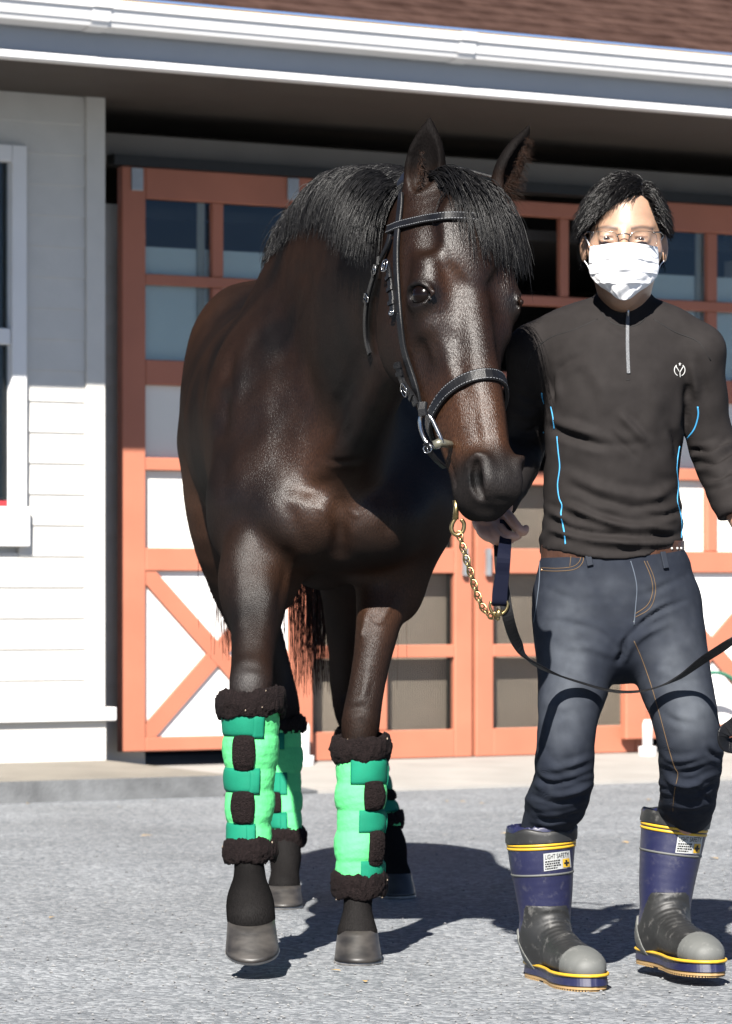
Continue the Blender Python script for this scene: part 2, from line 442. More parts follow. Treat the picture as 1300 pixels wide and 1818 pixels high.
MAT['trim'] = simple('white_trim', (.80, .79, .78), .5, vary=.03, nscale=5)
MAT['grey_trim'] = simple('grey_fascia', (.50, .52, .55), .55, vary=.04, nscale=3)
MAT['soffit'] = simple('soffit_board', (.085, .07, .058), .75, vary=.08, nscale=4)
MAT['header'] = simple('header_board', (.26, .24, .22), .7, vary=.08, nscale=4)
MAT['black'] = simple('black_steel', (.02, .02, .02), .5, vary=.2)
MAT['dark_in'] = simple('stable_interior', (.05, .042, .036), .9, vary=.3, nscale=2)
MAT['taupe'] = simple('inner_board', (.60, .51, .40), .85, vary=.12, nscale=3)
MAT['pale_board'] = simple('inner_pale_board', (.78, .76, .70), .8, vary=.03, nscale=3)
MAT['orange'] = simple('terracotta_door_paint', (.56, .20, .12), .55, vary=.09, nscale=3, bump=.05, bscale=80)
MAT['panel'] = simple('white_door_panel', (.84, .83, .81), .55, vary=.03, nscale=4)
MAT['steel'] = simple('galvanised_steel', (.5, .51, .52), .45, metal=.6, vary=.1)
MAT['wire'] = simple('wire_mesh_paint', (.03, .028, .024), .6)
MAT['red'] = simple('red_cloth', (.5, .03, .04), .8)
MAT['hose'] = simple('green_hose', (.05, .22, .14), .5)
def glass_mat():
    m, nt, b = new_mat('window_glass'); L = nt.links.new
    tr = N_(nt, 'ShaderNodeBsdfTransparent'); tr.inputs[0].default_value = (.86, .9, .9, 1)
    gl = N_(nt, 'ShaderNodeBsdfGlossy'); gl.inputs['Roughness'].default_value = .03; gl.inputs[0].default_value = (.9, .95, 1, 1)
    fr = N_(nt, 'ShaderNodeFresnel'); fr.inputs[0].default_value = 1.27
    mx = N_(nt, 'ShaderNodeMixShader'); L(fr.outputs[0], mx.inputs[0]); L(tr.outputs[0], mx.inputs[1]); L(gl.outputs[0], mx.inputs[2])
    L(mx.outputs[0], nt.nodes['Material Output'].inputs[0]); return m
MAT['glass'] = glass_mat()
def roof_mat():
    m, nt, b = new_mat('brown_shingle'); L = nt.links.new
    tc = N_(nt, 'ShaderNodeTexCoord')
    v = N_(nt, 'ShaderNodeTexNoise'); v.inputs['Scale'].default_value = 9; v.inputs['Detail'].default_value = 6; L(tc.outputs['Object'], v.inputs['Vector'])
    rp = N_(nt, 'ShaderNodeValToRGB'); L(v.outputs['Fac'], rp.inputs['Fac'])
    e = rp.color_ramp.elements; e[0].position = .3; e[0].color = (.026, .014, .011, 1); e[1].position = .7; e[1].color = (.052, .030, .024, 1)
    L(rp.outputs[0], b.inputs['Base Color']); b.inputs['Roughness'].default_value = .9; b.inputs['Specular IOR Level'].default_value = .05
    return m
MAT['roof'] = roof_mat()

# ================================================================== GROUND
def sheet(name, pts, mat, z=None):
    mb = MB(); mb.add(pts, [tuple(range(len(pts)))]); return mb.build(name, mat, fix=False)
g = MB(); g.add([(-600, -300, 0), (600, -300, 0), (600, 900, 0), (-600, 900, 0)], [(0, 1, 2, 3)])
ground = g.build('ground', MAT['asphalt'], fix=False)
tag(ground, 'light grey coarse asphalt yard', kind='structure')

# wall frame: a along the wall (to the right), b out of the wall towards the yard
DX, DY = 11000.0, 6600.0; _n = math.hypot(DX, DY)
WU = Vector((DX / _n, DY / _n, 0)); WN = Vector((DY / _n, -DX / _n, 0))
WO = P(285, HOR, 16.3); WO.z = 0
def W(a, b, z): return WO + WU * a + WN * b + Vector((0, 0, z))
def wdist(px, b):
    k = (px - CX) / F_PX; return (b + WO.dot(WN)) / (k * WN.x + WN.y)
def wa(px, b):
    Y = wdist(px, b); return (Vector(((px - CX) / F_PX * Y, Y, 0)) - WO).dot(WU)
def wz(px, py, b): return CAM_H + (HOR - py) * wdist(px, b) / F_PX
def zr(py): return CAM_H + (HOR - py) * 16.3 / F_PX
def wbox(mb, a0, a1, b0, b1, z0, z1):
    mb.hexa([W(a0, b1, z0), W(a1, b1, z0), W(a1, b0, z0), W(a0, b0, z0), W(a0, b1, z1), W(a1, b1, z1), W(a1, b0, z1), W(a0, b0, z1)])
def wpart(name, a0, a1, b0, b1, z0, z1, mat, parent, bevel=0.004):
    mb = MB(); wbox(mb, a0, a1, b0, b1, z0, z1); o = mb.build(name, mat, None, origin=None)
    if bevel:
        bm = bmesh.new(); bm.from_mesh(o.data); bmesh.ops.bevel(bm, geom=bm.edges[:], offset=bevel, segments=1, affect='EDGES'); bm.to_mesh(o.data); bm.free()
    set_parent(o, parent); return o

stable = empty('stable_building', W(0, 0, 0))
tag(stable, 'cream sided stable with terracotta sliding doors and deep white gutter eaves', 'building')
RHO = 0.27; A_L = -7.0; A_R = 12.0
SOF = 2.93
# --- block wall on the left
wall = empty('wall', W(-1, RHO, 0), stable); wall.location = W(-1, RHO, 0) - W(0, 0, 0)
aE = wa(185, RHO); aC = wa(151, RHO); aWin = wa(42, RHO)
zLed1 = wz(100, 1257, RHO); zLed0 = wz(100, 1281, RHO); zBase = .085
core = MB(); wbox(core, A_L, aE - .012, -.1, RHO - .03, 0.02, SOF + .02); core.build('wall_core', MAT['siding'], wall)
zWt, zWb = wz(20, 258, RHO), wz(20, 962, RHO)
pitch = .131; z = zLed1; i = 0
while z < SOF:
    z1 = min(z + pitch, SOF)
    a0 = A_L if not (z1 > zWb + .02 and z < zWt - .02) else aWin - .02
    mb = MB(); t0, t1 = RHO + .002, RHO - .006
    mb.hexa([W(a0, t0, z - .012), W(aC, t0, z - .012), W(aC, RHO - .04, z - .012), W(a0, RHO - .04, z - .012), W(a0, t1, z1 - .0), W(aC, t1, z1), W(aC, RHO - .04, z1), W(a0, RHO - .04, z1)])
    mb.build('siding_board', MAT['siding'], wall); z = z1; i += 1
wpart('corner_board', aC + .001, aE, RHO - .06, RHO + .014, zLed1 + .001, SOF, MAT['siding'], wall)
wpart('corner_board', aE - .011, aE + .001, -.1, RHO - .061, zLed1 + .001, SOF, MAT['siding'], wall)
wpart('ledge', A_L, aE + .035, RHO - .07, RHO + .05, zLed0, zLed1, MAT['trim'], wall)
wpart('plinth', A_L, aE + .003, RHO - .09, RHO + .018, 0.01, zLed0 - .001, MAT['siding'], wall)
# --- window in it
win = empty('window', W(wa(0, RHO), RHO, zWb) - W(0, 0, 0), stable)
aw0, aw1, ag = wa(-150, RHO), aWin, wa(16, RHO)
fr = RHO + .035
wpart('frame', ag, aw1, RHO - .06, fr, zWb, zWt, MAT['trim'], win)
wpart('frame', aw0, aw0 + .06, RHO - .06, fr, zWb, zWt, MAT['trim'], win)
wpart('head', aw0 + .061, ag - .001, RHO - .06, fr, wz(10, 288, RHO), zWt, MAT['trim'], win)
wpart('meeting_rail', aw0 + .061, ag - .001, RHO - .06, fr - .012, wz(10, 612, RHO), wz(10, 583, RHO), MAT['trim'], win)
wpart('sill', aw0 - .02, aw1 + .012, RHO - .06, fr + .006, zWb - .02, wz(10, 900, RHO), MAT['trim'], win)
for (p0, p1) in ((612, 900), (288, 583)):
    wpart('pane', aw0 + .061, ag - .001, RHO - .02, RHO - .014, wz(10, p1, RHO) + .001, wz(10, p0, RHO) - .001, MAT['glass'], win, bevel=0)
wpart('dark_room_sheet', aw0 + .06, ag - .002, RHO - .029, RHO - .026, zWb + .02, zWt - .05, MAT['dark_in'], win, bevel=0)  # dark sheet behind the glass, standing in for the unlit room
wpart('red_cloth', wa(-40, RHO), ag - .004, RHO - .0135, RHO - .010, wz(10, 898, RHO), wz(10, 889, RHO), MAT['red'], win, bevel=0)

# --- recessed wall with the doors
back = empty('door_wall', W(0, -.1, 0) - W(0, 0, 0), stable)
aS = wa(150, -.1); aD0 = wa(222, -.1)
z = .03
while z < 2.5:
    z1 = z + pitch; mb = MB()
    mb.hexa([W(aS, -.094, z - .012), W(aD0 + .1, -.094, z - .012), W(aD0 + .1, -.14, z - .012), W(aS, -.14, z - .012), W(aS, -.11, z1), W(aD0 + .1, -.11, z1), W(aD0 + .1, -.14, z1), W(aS, -.14, z1)])
    mb.build('siding_board', MAT['siding'], back); z = z1
aQ = wa(1424, -.1); z = .03                  # wall beyond the far sliding door
wpart('wall_core', aQ - .1, A_R, -.6, -.141, .02, 2.6, MAT['siding'], back, bevel=0)
while z < 2.5:
    z1 = z + pitch; mb = MB()
    mb.hexa([W(aQ - .1, -.094, z - .012), W(A_R, -.094, z - .012), W(A_R, -.14, z - .012), W(aQ - .1, -.14, z - .012), W(aQ - .1, -.11, z1), W(A_R, -.11, z1), W(A_R, -.14, z1), W(aQ - .1, -.14, z1)])
    mb.build('siding_board', MAT['siding'], back); z = z1
zH0, zH1 = zr(296), zr(240)
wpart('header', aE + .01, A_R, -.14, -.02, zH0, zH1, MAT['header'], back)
wpart('upper_wall', aE - .3, A_R, -.75, -.70, zH1 - .3, SOF + .2, MAT['dark_in'], back)  # deep shade of the recess above the header is put into this dark colour
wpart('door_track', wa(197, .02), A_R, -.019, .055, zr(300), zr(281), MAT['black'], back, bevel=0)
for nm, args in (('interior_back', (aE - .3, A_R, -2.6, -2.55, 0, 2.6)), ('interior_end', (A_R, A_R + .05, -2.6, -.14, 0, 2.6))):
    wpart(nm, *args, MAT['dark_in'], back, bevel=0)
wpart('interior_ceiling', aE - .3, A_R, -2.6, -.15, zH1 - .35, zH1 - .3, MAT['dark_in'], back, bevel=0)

ROWS = dict(top=zr(300.5), r1=zr(355), b1=zr(488), b1b=zr(507), m1=zr(640), m2=zr(684), b2=zr(813), b2b=zr(836), l1=zr(973), l2=zr(1014), p1=zr(1308), bot=zr(1333))
def sliding_door(parent, px0, px1, hangers):
    R = ROWS; b0, b1 = -.010, .040
    a0, a1 = wa(px0, b1), wa(px1, b1); w = a1 - a0
    st = w * .121; mu = w * .058; am = (a0 + a1) / 2
    d = empty('sliding_door', W(am, 0, R['bot']) - W(0, 0, 0), parent)
    O = MAT['orange']
    wpart('stile', a0, a0 + st, b0, b1, R['bot'], R['top'], O, d); wpart('stile', a1 - st, a1, b0, b1, R['bot'], R['top'], O, d)
    i0, i1 = a0 + st + .001, a1 - st - .001
    for z0, z1, dep in ((R['r1'], R['top'], .002), (R['m2'], R['m1'], .002), (R['l2'], R['l1'], .002), (R['bot'], R['p1'], .002), (R['b1b'], R['b1'], .006), (R['b2b'], R['b2'], .006)):
        wpart('rail', i0, i1, b0 + dep, b1 - dep, z0, z1, O, d)
    for z0, z1 in ((R['m1'], R['b1b']), (R['b1'], R['r1']), (R['l1'], R['b2b']), (R['b2'], R['m2'])):
        wpart('mullion', am - mu / 2, am + mu / 2, b0 + .004, b1 - .008, z0 + .001, z1 - .001, O, d)
    for (c0, c1) in ((i0, am - mu / 2 - .001), (am + mu / 2 + .001, i1)):
        for z0, z1 in ((R['m1'], R['b1b']), (R['b1'], R['r1'])):
            wpart('pane', c0, c1, .000, .005, z0 + .001, z1 - .001, MAT['glass'], d, bevel=0)
        for z0, z1 in ((R['l1'], R['b2b']), (R['b2'], R['m2'])):
            wpart('infill_board', c0, c1, -.009, -.003, z0 + .001, z1 - .001, MAT['pale_board'], d, bevel=0)
    wpart('panel', i0, i1, .004, .012, R['p1'] + .001, R['l2'] - .001, MAT['panel'], d, bevel=0)
    # diagonal braces
    z0, z1 = R['p1'] + .001, R['l2'] - .001; hw = .038; dd = math.hypot(i1 - i0, z1 - z0); ex = hw * dd / (z1 - z0) ; ez = hw * dd / (i1 - i0)
    def brace(f0, f1, flip):
        def pt(a, z, b): return W((i0 + i1 - a) if flip else a, b, z)
        pl = [(i0, z0), (i0 + ex, z0), (i1, z1 - ez), (i1, z1), (i1 - ex, z1), (i0, z0 + ez)]
        mb = MB(); n = len(pl); mb.add([pt(a, z, f0) for a, z in pl] + [pt(a, z, f1) for a, z in pl], [tuple(range(n)), tuple(range(2 * n - 1, n - 1, -1))] + [(k, (k + 1) % n, n + (k + 1) % n, n + k) for k in range(n)])
        mb.build('diagonal_brace', O, d)
    brace(.0125, .030, False); brace(.0128, .0325, True)
    for px in hangers:
        a = wa(px, b1); wpart('hanger_bracket', a - .03, a + .03, b1 + .001, b1 + .009, zr(343), zr(302), MAT['steel'], d)
    return d
sliding_door(stable, 217, 556, (243, 520)); sliding_door(stable, 1112, 1418, (1140, 1395))
# pale board added behind the upper panes, standing in for bright sky; post before it
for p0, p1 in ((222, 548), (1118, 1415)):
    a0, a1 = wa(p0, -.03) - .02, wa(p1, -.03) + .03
    wpart('sky_stand_in_board', a0 + .02, a1 - .02, -.040, -.025, .15, zr(438), MAT['pale_board'], back, bevel=0)
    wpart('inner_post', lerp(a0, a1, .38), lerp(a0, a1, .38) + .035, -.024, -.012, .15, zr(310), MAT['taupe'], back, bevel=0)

def wire_panel(parent, a0, a1, z0, z1, b, sp=.0125, r=.0011):
    mb = MB(); n = int((a1 - a0) / sp)
    for k in range(1, n + 1):
        a = a0 + (a1 - a0) * k / (n + 1); wbox(mb, a - r, a + r, b - r, b + r, z0, z1)
    n = int((z1 - z0) / sp)
    for k in range(1, n + 1):
        z = z0 + (z1 - z0) * k / (n + 1); wbox(mb, a0, a1, b + r * 1.05, b + r * 3.05, z - r, z + r)
    o = mb.build('wire_mesh', MAT['wire'], parent, fix=False); o['kind'] = 'stuff'; return o
def hinged_door(parent, px0, px1, hpx, rows):
    b0, b1 = -.075, -.03; O = MAT['orange']
    a0, a1 = wa(px0, b1), wa(px1, b1); st = .095; mu = .05; am = (a0 + a1) / 2
    d = empty('wire_door', W(am, -.05, rows[-1][0]) - W(0, 0, 0), parent)
    zt, zb = ROWS['top'] - .03, rows[-1][0]
    wpart('stile', a0, a0 + st, b0, b1, zb, zt, O, d); wpart('stile', a1 - st, a1, b0, b1, zb, zt, O, d)
    i0, i1 = a0 + st + .001, a1 - st - .001
    for z0, z1 in rows: wpart('rail', i0, i1, b0 + .002, b1 - .002, z0, min(z1, zt), O, d)
    for (lo, hi) in zip(rows[1:], rows[:-1]):
        z0, z1 = lo[1] + .001, hi[0] - .001
        lower = z1 < zr(960)
        if not lower or z1 > 0:
            wpart('mullion', am - mu / 2, am + mu / 2, b0 + .006, b1 - .006, z0, z1, O, d)
        for c0, c1 in ((i0, am - mu / 2 - .001), (am + mu / 2 + .001, i1)):
            if z1 < zr(800): wire_panel(d, c0, c1, z0, z1, -.05)
    wpart('backing_board', i0 - .02, i1 + .02, -.14, -.135, zb + .02, zr(842), MAT['taupe'], d, bevel=0)
    if hpx:
        a = wa(hpx, b1); mb = MB(); wbox(mb, a - .012, a + .012, b1 + .012, b1 + .03, wz(hpx, 1022, b1), wz(hpx, 974, b1)); wbox(mb, a - .008, a + .008, b1 - .002, b1 + .012, wz(hpx, 982, b1), wz(hpx, 978, b1)); wbox(mb, a - .008, a + .008, b1 - .002, b1 + .012, wz(hpx, 1018, b1), wz(hpx, 1014, b1))
        mb.build('handle', MAT['steel'], d)
    return d
_q = lambda p0, p1: (wz(760, p1, -.03), wz(760, p0, -.03))
rows = [_q(325, 372), _q(515, 533), _q(655, 695), _q(833, 858), _q(973, 1018), _q(1145, 1168), _q(1296, 1346)]
hinged_door(stable, 519, 839, 822, rows); hinged_door(stable, 846, 1158, 863, rows)
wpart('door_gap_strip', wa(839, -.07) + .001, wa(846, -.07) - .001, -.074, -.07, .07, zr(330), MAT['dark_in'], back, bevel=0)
# floor guide posts of the sliding doors
for px, py0, py1 in ((541, 1284, 1346), (1150, 1278, 1336)):
    c = W(wa(px, .13), .13, 0); mb = MB(); zt = wz(px, py0, .13)
    mb.tube([c + Vector((0, 0, .03)), c + Vector((0, 0, zt - .02)), c + Vector((0, 0, zt))], [.024, .024, .016], 12)
    mb.tube([c + Vector((0, 0, .02)), c + Vector((0, 0, .09))], .042, 12)
    tag(mb.build('guide_post', MAT['trim'], None, smooth=True, origin=c), 'short white guide post below the sliding door %s' % ('next to the cream wall' if px < 600 else 'with the green hose'), 'post', 'door guide posts')

# --- eaves
EB = 1.38
zLip0 = wz(650, 154, EB); zLip1 = zLip0 + .03
zG0 = wz(650, 93, EB + .1); zG1 = wz(650, 43, EB + .14)
eav = empty('eaves', W(0, EB, SOF) - W(0, 0, 0), stable)
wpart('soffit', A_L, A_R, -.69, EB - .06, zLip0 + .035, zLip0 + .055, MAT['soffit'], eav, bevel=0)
wpart('fascia', A_L, A_R, EB - .05, EB, zLip0 + .031, zG0 + .06, MAT['grey_trim'], eav)
wpart('lip', A_L, A_R, EB - .055, EB + .018, zLip0, zLip1, MAT['trim'], eav)
gut = MB(); prof = [(EB + .002, zG0 + .012), (EB + .05, zG0 - .004), (EB + .115, zG0 + .01), (EB + .125, zG0 + .03), (EB + .13, zG0 + .032), (EB + .145, zG1 - .035), (EB + .155, zG1 - .03), (EB + .16, zG1), (EB + .145, zG1 + .004), (EB + .14, zG1 - .02), (EB + .11, zG0 + .03), (EB + .02, zG0 + .03), (EB + .002, zG1 - .01)]
n = len(prof); gut.add([W(A_L, b, z) for b, z in prof] + [W(A_R, b, z) for b, z in prof], [(k, (k + 1) % n, n + (k + 1) % n, n + k) for k in range(n)] + [tuple(range(n)), tuple(range(2 * n - 1, n - 1, -1))])
gut.build('gutter', MAT['trim'], eav)
for px in (180, 830, 1500):                   # gutter joint sleeves
    a = wa(px, EB + .14); mb = MB(); pr = [(b + (.004 if 3 <= k <= 8 else 0), z + (-.003 if k < 5 else .002)) for k, (b, z) in enumerate(prof[:9])]
    m_ = len(pr); mb.add([W(a - .04, b, z) for b, z in pr] + [W(a + .04, b, z) for b, z in pr], [(k, k + 1, m_ + k + 1, m_ + k) for k in range(m_ - 1)]); mb.build('gutter_sleeve', MAT['trim'], eav, fix=False)
roof = MB(); slope = math.tan(math.radians(27)); zc = zG1 + .012; cw = .10; nC = 46
for k in range(nC):
    b1 = EB + .12 - k * cw; z1 = zc + k * cw * slope
    roof.hexa([W(A_L, b1, z1 + .012), W(A_R, b1, z1 + .012), W(A_R, b1 - cw * 1.25, z1 + cw * 1.25 * slope), W(A_L, b1 - cw * 1.25, z1 + cw * 1.25 * slope),
               W(A_L, b1, z1 + .027), W(A_R, b1, z1 + .027), W(A_R, b1 - cw * 1.25, z1 + cw * 1.25 * slope + .012), W(A_L, b1 - cw * 1.25, z1 + cw * 1.25 * slope + .012)])
o = roof.build('roof', MAT['roof'], stable)
MAT['drip'] = simple('brass_drip_edge', (.30, .19, .06), .7, spec=.1)
wpart('drip_edge', A_L, A_R, EB + .11, EB + .135, zG1 - .002, zG1 + .013, MAT['drip'], eav, bevel=0)

# --- concrete apron: flush ramp in front of the doors, raised kerb at the left
bA = 1.42
aR0 = wa(560, 1.4)
ap = MB()
ap.hexa([W(aE - .05, bA, -.05), W(A_R, bA, -.05), W(A_R, -.6, -.05), W(aE - .05, -.6, -.05), W(aE - .05, bA, .012), W(A_R, bA, .012), W(A_R, -.6, .07), W(aE - .05, -.6, .07)])
apron = ap.build('apron', MAT['concrete']); tag(apron, 'pale concrete apron in front of the stable doors', kind='structure')
kb = MB()
k0, k1 = aE + .0, aR0
kb.hexa([W(A_L, bA - .03, -.05), W(k0, bA - .03, -.05), W(k0, -.05, -.05), W(A_L, -.05, -.05), W(A_L, bA - .03, .085), W(k0, bA - .03, .085), W(k0, -.05, .105), W(A_L, -.05, .105)])
kb.add([W(k0, bA - .03, .085), W(k1, bA - .03, .012), W(k0 + .2, .1, .07), W(k0, .1, .103), W(k0, bA - .03, -.02), W(k1, bA - .03, -.02)], [(0, 1, 2, 3)])
kf = MB(); kf.hexa([W(A_L, bA, -.05), W(k0, bA, -.05), W(k0, bA - .028, -.05), W(A_L, bA - .028, -.05), W(A_L, bA, .0835), W(k0, bA, .0835), W(k0, bA - .028, .084), W(A_L, bA - .028, .084)])
kf.hexa([W(k0 + .006, bA, -.05), W(k1, bA, -.05), W(k1, bA - .028, -.05), W(k0 + .006, bA - .028, -.05), W(k0 + .006, bA, .083), W(k1, bA, .014), W(k1, bA - .028, .0145), W(k0 + .006, bA - .028, .0835)])
kerb_face = kf.build('kerb', MAT['kerb_face']); tag(kerb_face, 'dark stained kerb face below the pavement', kind='structure')
kerb = kb.build('pavement', MAT['kerb'], fix=False); tag(kerb, 'raised grey concrete pavement along the cream wall', kind='structure')
# hose hanging on the right door wall
hs = MB(); c = W(wa(1262, .15), .15, wz(1262, 1250, .15))
hs.tube([c + WU * (.17 * math.cos(t)) + Vector((0, 0, .15 * math.sin(t))) + WN * (.02 + .002 * t) for t in np.linspace(.2, 10.5, 60)], .009, 8)
tag(hs.build('garden_hose', MAT['hose'], smooth=True), 'coiled green garden hose against the white crossed door panel', 'hose')
# loose grit on the yard
st = MB(); rg = np.random.default_rng(3)
ico = [(0, 0, 1), (.9, 0, .2), (-.3, .85, .25), (-.3, -.8, .2), (.2, .1, -.6)]
for k in range(3600):
    Y = 7.0 / (1 - rg.random() * .55); X = (rg.random() * 1500 - 100 - CX) * Y / F_PX
    r = .0022 + .0035 * rg.random() ** 3; a = rg.random() * 6.28; ca, sa = math.cos(a), math.sin(a); q = .7 + .6 * rg.random()
    st.add([(X + r * (x * ca - y * sa * q), Y + r * (x * sa + y * q * ca), r * .35 + r * zz * .7) for x, y, zz in ico], [(0, 1, 2), (0, 2, 3), (0, 3, 1), (4, 2, 1), (4, 3, 2), (4, 1, 3)])
tag(st.build('loose_grit', simple('grit_stone', (.27, .27, .27), .9, vary=.3, nscale=60), fix=False), 'loose pale grit scattered over the asphalt yard', 'grit', kind='stuff')
MAT['leaf'] = simple('dry_leaf', (.55, .36, .13), .7, vary=.3)
for k in range(26):
    Y = 7.3 + 7 * rg.random() ** .8 if k > 9 else 14.2 + .4 * rg.random(); X = (rg.random() * 1300 - CX) * Y / F_PX
    a = rg.random() * 6.28; l = .012 + .014 * rg.random(); mb = MB(); ca, sa = math.cos(a), math.sin(a)
    pl = [(-1, 0, .15), (-.3, .4, .45), (.5, .33, .4), (1, 0, .1), (.5, -.3, .3), (-.3, -.38, .35)]
    mb.add([(X + l * (x * ca - y * sa), Y + l * (x * sa + y * ca), .003 + l * zz * .4) for x, y, zz in pl], [(0, 1, 5), (1, 2, 4, 5), (2, 3, 4)])
    tag(mb.build('fallen_leaf', MAT['leaf'], fix=False), ('small dry ochre leaf lying near the stable kerb' if k <= 9 else 'small dry ochre leaf lying out on the open asphalt'), 'leaf', 'dry leaves on the yard')
# ================================================================== HORSE
HORSE_O = P(600, 1750, 8.9); HORSE_O.z = 0
horse = empty('horse', HORSE_O)
tag(horse, 'dark bay horse walking forward in a bridle and four green leg wraps', 'horse')
S = Sdf()
V3 = lambda x, y, z: Vector((x, y, z))
# --- trunk
S.loft([(V3(-.062, 8.36, 1.06), .19, .17), (V3(-.078, 8.55, 1.15), .265, .30), (V3(-.105, 8.85, 1.215), .285, .355), (V3(-.14, 9.2, 1.22), .308, .345),
        (V3(-.17, 9.5, 1.26), .295, .320), (V3(-.195, 9.8, 1.33), .295, .315), (V3(-.21, 10.05, 1.36), .25, .27), (V3(-.215, 10.22, 1.37), .15, .17)], k=.06)
# haunches
for sx, cx in ((-1, -.325), (1, -.06)):
    S.ell(V3(cx, 9.88, 1.30), (.125, .25, .30), k=.05)
    S.ell(V3(cx + sx * .0, 9.78, 1.48), (.10, .17, .12), k=.10)
# withers
S.ell(V3(-.12, 9.0, 1.49), (.05, .25, .08), k=.08)
# shoulders
for c, e in (((447, 770, 8.62), -1), ((735, 775, 8.62), 1)):
    S.ell(P(*c), (.09, .20, .25), k=.08)
for c in ((432, 905, 8.42), (742, 905, 8.44)):                       # points of the shoulder
    S.ell(P(*c), (.085, .12, .125), k=.07)
# breast muscles
S.ell(P(495, 885, 8.33), (.10, .09, .10), k=.07); S.ell(P(708, 885, 8.35), (.09, .09, .10), k=.07)
S.ell(P(545, 922, 8.25), (.110, .085, .092), k=.06); S.ell(P(664, 924, 8.25), (.105, .085, .092), k=.06)
S.ell(P(575, 812, 8.285), (.060, .075, .060), k=.06); S.ell(P(633, 812, 8.285), (.060, .075, .060), k=.06)
S.ell(P(560, 965, 8.33), (.10, .09, .055), k=.05); S.ell(P(650, 965, 8.33), (.10, .09, .055), k=.05)
S.loft([(P(604, 872, 8.150), .008, .018), (P(604, 930, 8.145), .007, .020), (P(604, 990, 8.19), .007, .02)], k=.035, op='sub')
S.loft([(P(555, 864, 8.170), .010, .009), (P(603, 858, 8.155), .012, .011), (P(650, 864, 8.170), .010, .009)], k=.04, op='sub')
# --- neck: crest and throat points
def nsec(C, T, a):
    C = P(*C); T = P(*T); return ((C + T) / 2, (C - T).length / 2, a)
nk = [nsec((512, 575, 9.1), (600, 855, 8.25), .135), nsec((576, 412, 8.68), (628, 800, 8.13), .112), nsec((634, 348, 8.26), (668, 715, 7.93), .105),
      nsec((690, 322, 7.92), (712, 625, 7.74), .09), nsec((768, 330, 7.64), (745, 545, 7.62), .08)]
crest = [P(478, 535, 9.1), P(535, 410, 8.70), P(612, 345, 8.28), P(690, 322, 7.92), P(768, 330, 7.64)]
throat = [P(600, 855, 8.25), P(628, 800, 8.13), P(668, 715, 7.93), P(712, 625, 7.74), P(745, 545, 7.62)]
secs = []
for i, (c, b, a) in enumerate(nk): secs.append((c, b, a, crest[i] - throat[i]))
S.loft(secs, k=.09, sub=14)
# windpipe ridge and jugular groove
S.limb([(P(612, 840, 8.20), .05), (P(655, 745, 7.98), .045), (P(705, 645, 7.78), .045)], k=.05)
# --- head frame
HF0 = P(820, 318, 7.50); HF1 = P(897, 893, 7.27)
HL = (HF1 - HF0); HLEN = HL.length; HL.normalize()
YAW = math.radians(28)
HN = Vector((math.sin(YAW), -math.cos(YAW), 0)); HN = (HN - HL * HN.dot(HL)).normalized()
HS = HN.cross(HL).normalized()
if HS.x < 0: HS = -HS
def H(s, n, t): return HF0 + HS * s + HN * n + HL * t
HR = np.array([tuple(HS), tuple(HN), tuple(HL)]).T
def hell(s, n, t, r, k=.02, op='add', tilt=0.0):
    R = HR
    if tilt:
        c_, s_ = math.cos(tilt), math.sin(tilt); R = np.stack([HR[:, 0], HR[:, 1] * c_ + HR[:, 2] * s_, HR[:, 2] * c_ - HR[:, 1] * s_], 1)
    S.ell(H(s, n, t), r, R, k, op)
hs = []
for t, w, f, bk in ((-.01, .066, -.045, -.16), (.07, .090, -.012, -.215), (.16, .108, .000, -.245), (.25, .109, -.004, -.275), (.34, .093, -.008, -.26), (.43, .078, -.006, -.205), (.52, .067, -.004, -.165), (.60, .057, -.004, -.146), (.648, .050, -.010, -.132), (.680, .035, -.03, -.10)):
    hs.append((H(0, (f + bk) / 2, t), w, (f - bk) / 2, HS))
S.loft(hs, k=.06)
for sg in (-1, 1):
    hell(sg * .058, -.17, .235, (.040, .105, .12), k=.035)            # cheek
    hell(sg * .060, -.215, .27, (.028, .07, .085), k=.03)
    hell(sg * .088, -.030, .195, (.016, .020, .036), k=.05)           # brow
    hell(sg * .080, -.058, .30, (.018, .018, .085), k=.05, tilt=.18) # cheek-bone ridge
    hell(sg * .033, -.022, .640, (.028, .034, .050), k=.028)            # nostril wings
    hell(sg * .022, -.070, .655, (.026, .034, .034), k=.03)           # upper lip
hell(0, -.008, .42, (.024, .014, .20), k=.035)                        # nasal bone
hell(0, -.022, .655, (.032, .032, .032), k=.03)
hell(0, -.116, .645, (.030, .030, .045), k=.03)                       # chin and lower lip
hell(0, .0, .12, (.06, .02, .09), k=.04)                              # forehead
for sg in (-1, 1):
    hell(sg * .092, -.020, .135, (.012, .014, .018), k=.035, op='sub')   # hollow above the eye
    hell(sg * .098, -.047, .247, (.0215, .029, .032), k=.028)           # eyelids
    hell(sg * .100, -.07, .41, (.016, .03, .06), k=.05, op='sub')       # hollow below cheek-bone
    S.loft([(H(sg * .054, .004, .612), .007, .011), (H(sg * .054, -.006, .638), .0125, .019), (H(sg * .047, -.016, .664), .0125, .017), (H(sg * .037, -.022, .680), .008, .010)], k=.006, op='sub')
    S.loft([(H(sg * .058, -.024, .616), .006, .006), (H(sg * .052, .004, .606), .007, .007), (H(sg * .034, .008, .618), .006, .006), (H(sg * .030, .004, .655), .006, .006)], k=.014)
    # mouth line
    S.loft([(H(sg * .064, -.105, .530), .005, .006), (H(sg * .060, -.096, .58), .005, .006), (H(sg * .048, -.090, .635), .005, .006)], k=.010, op='sub')
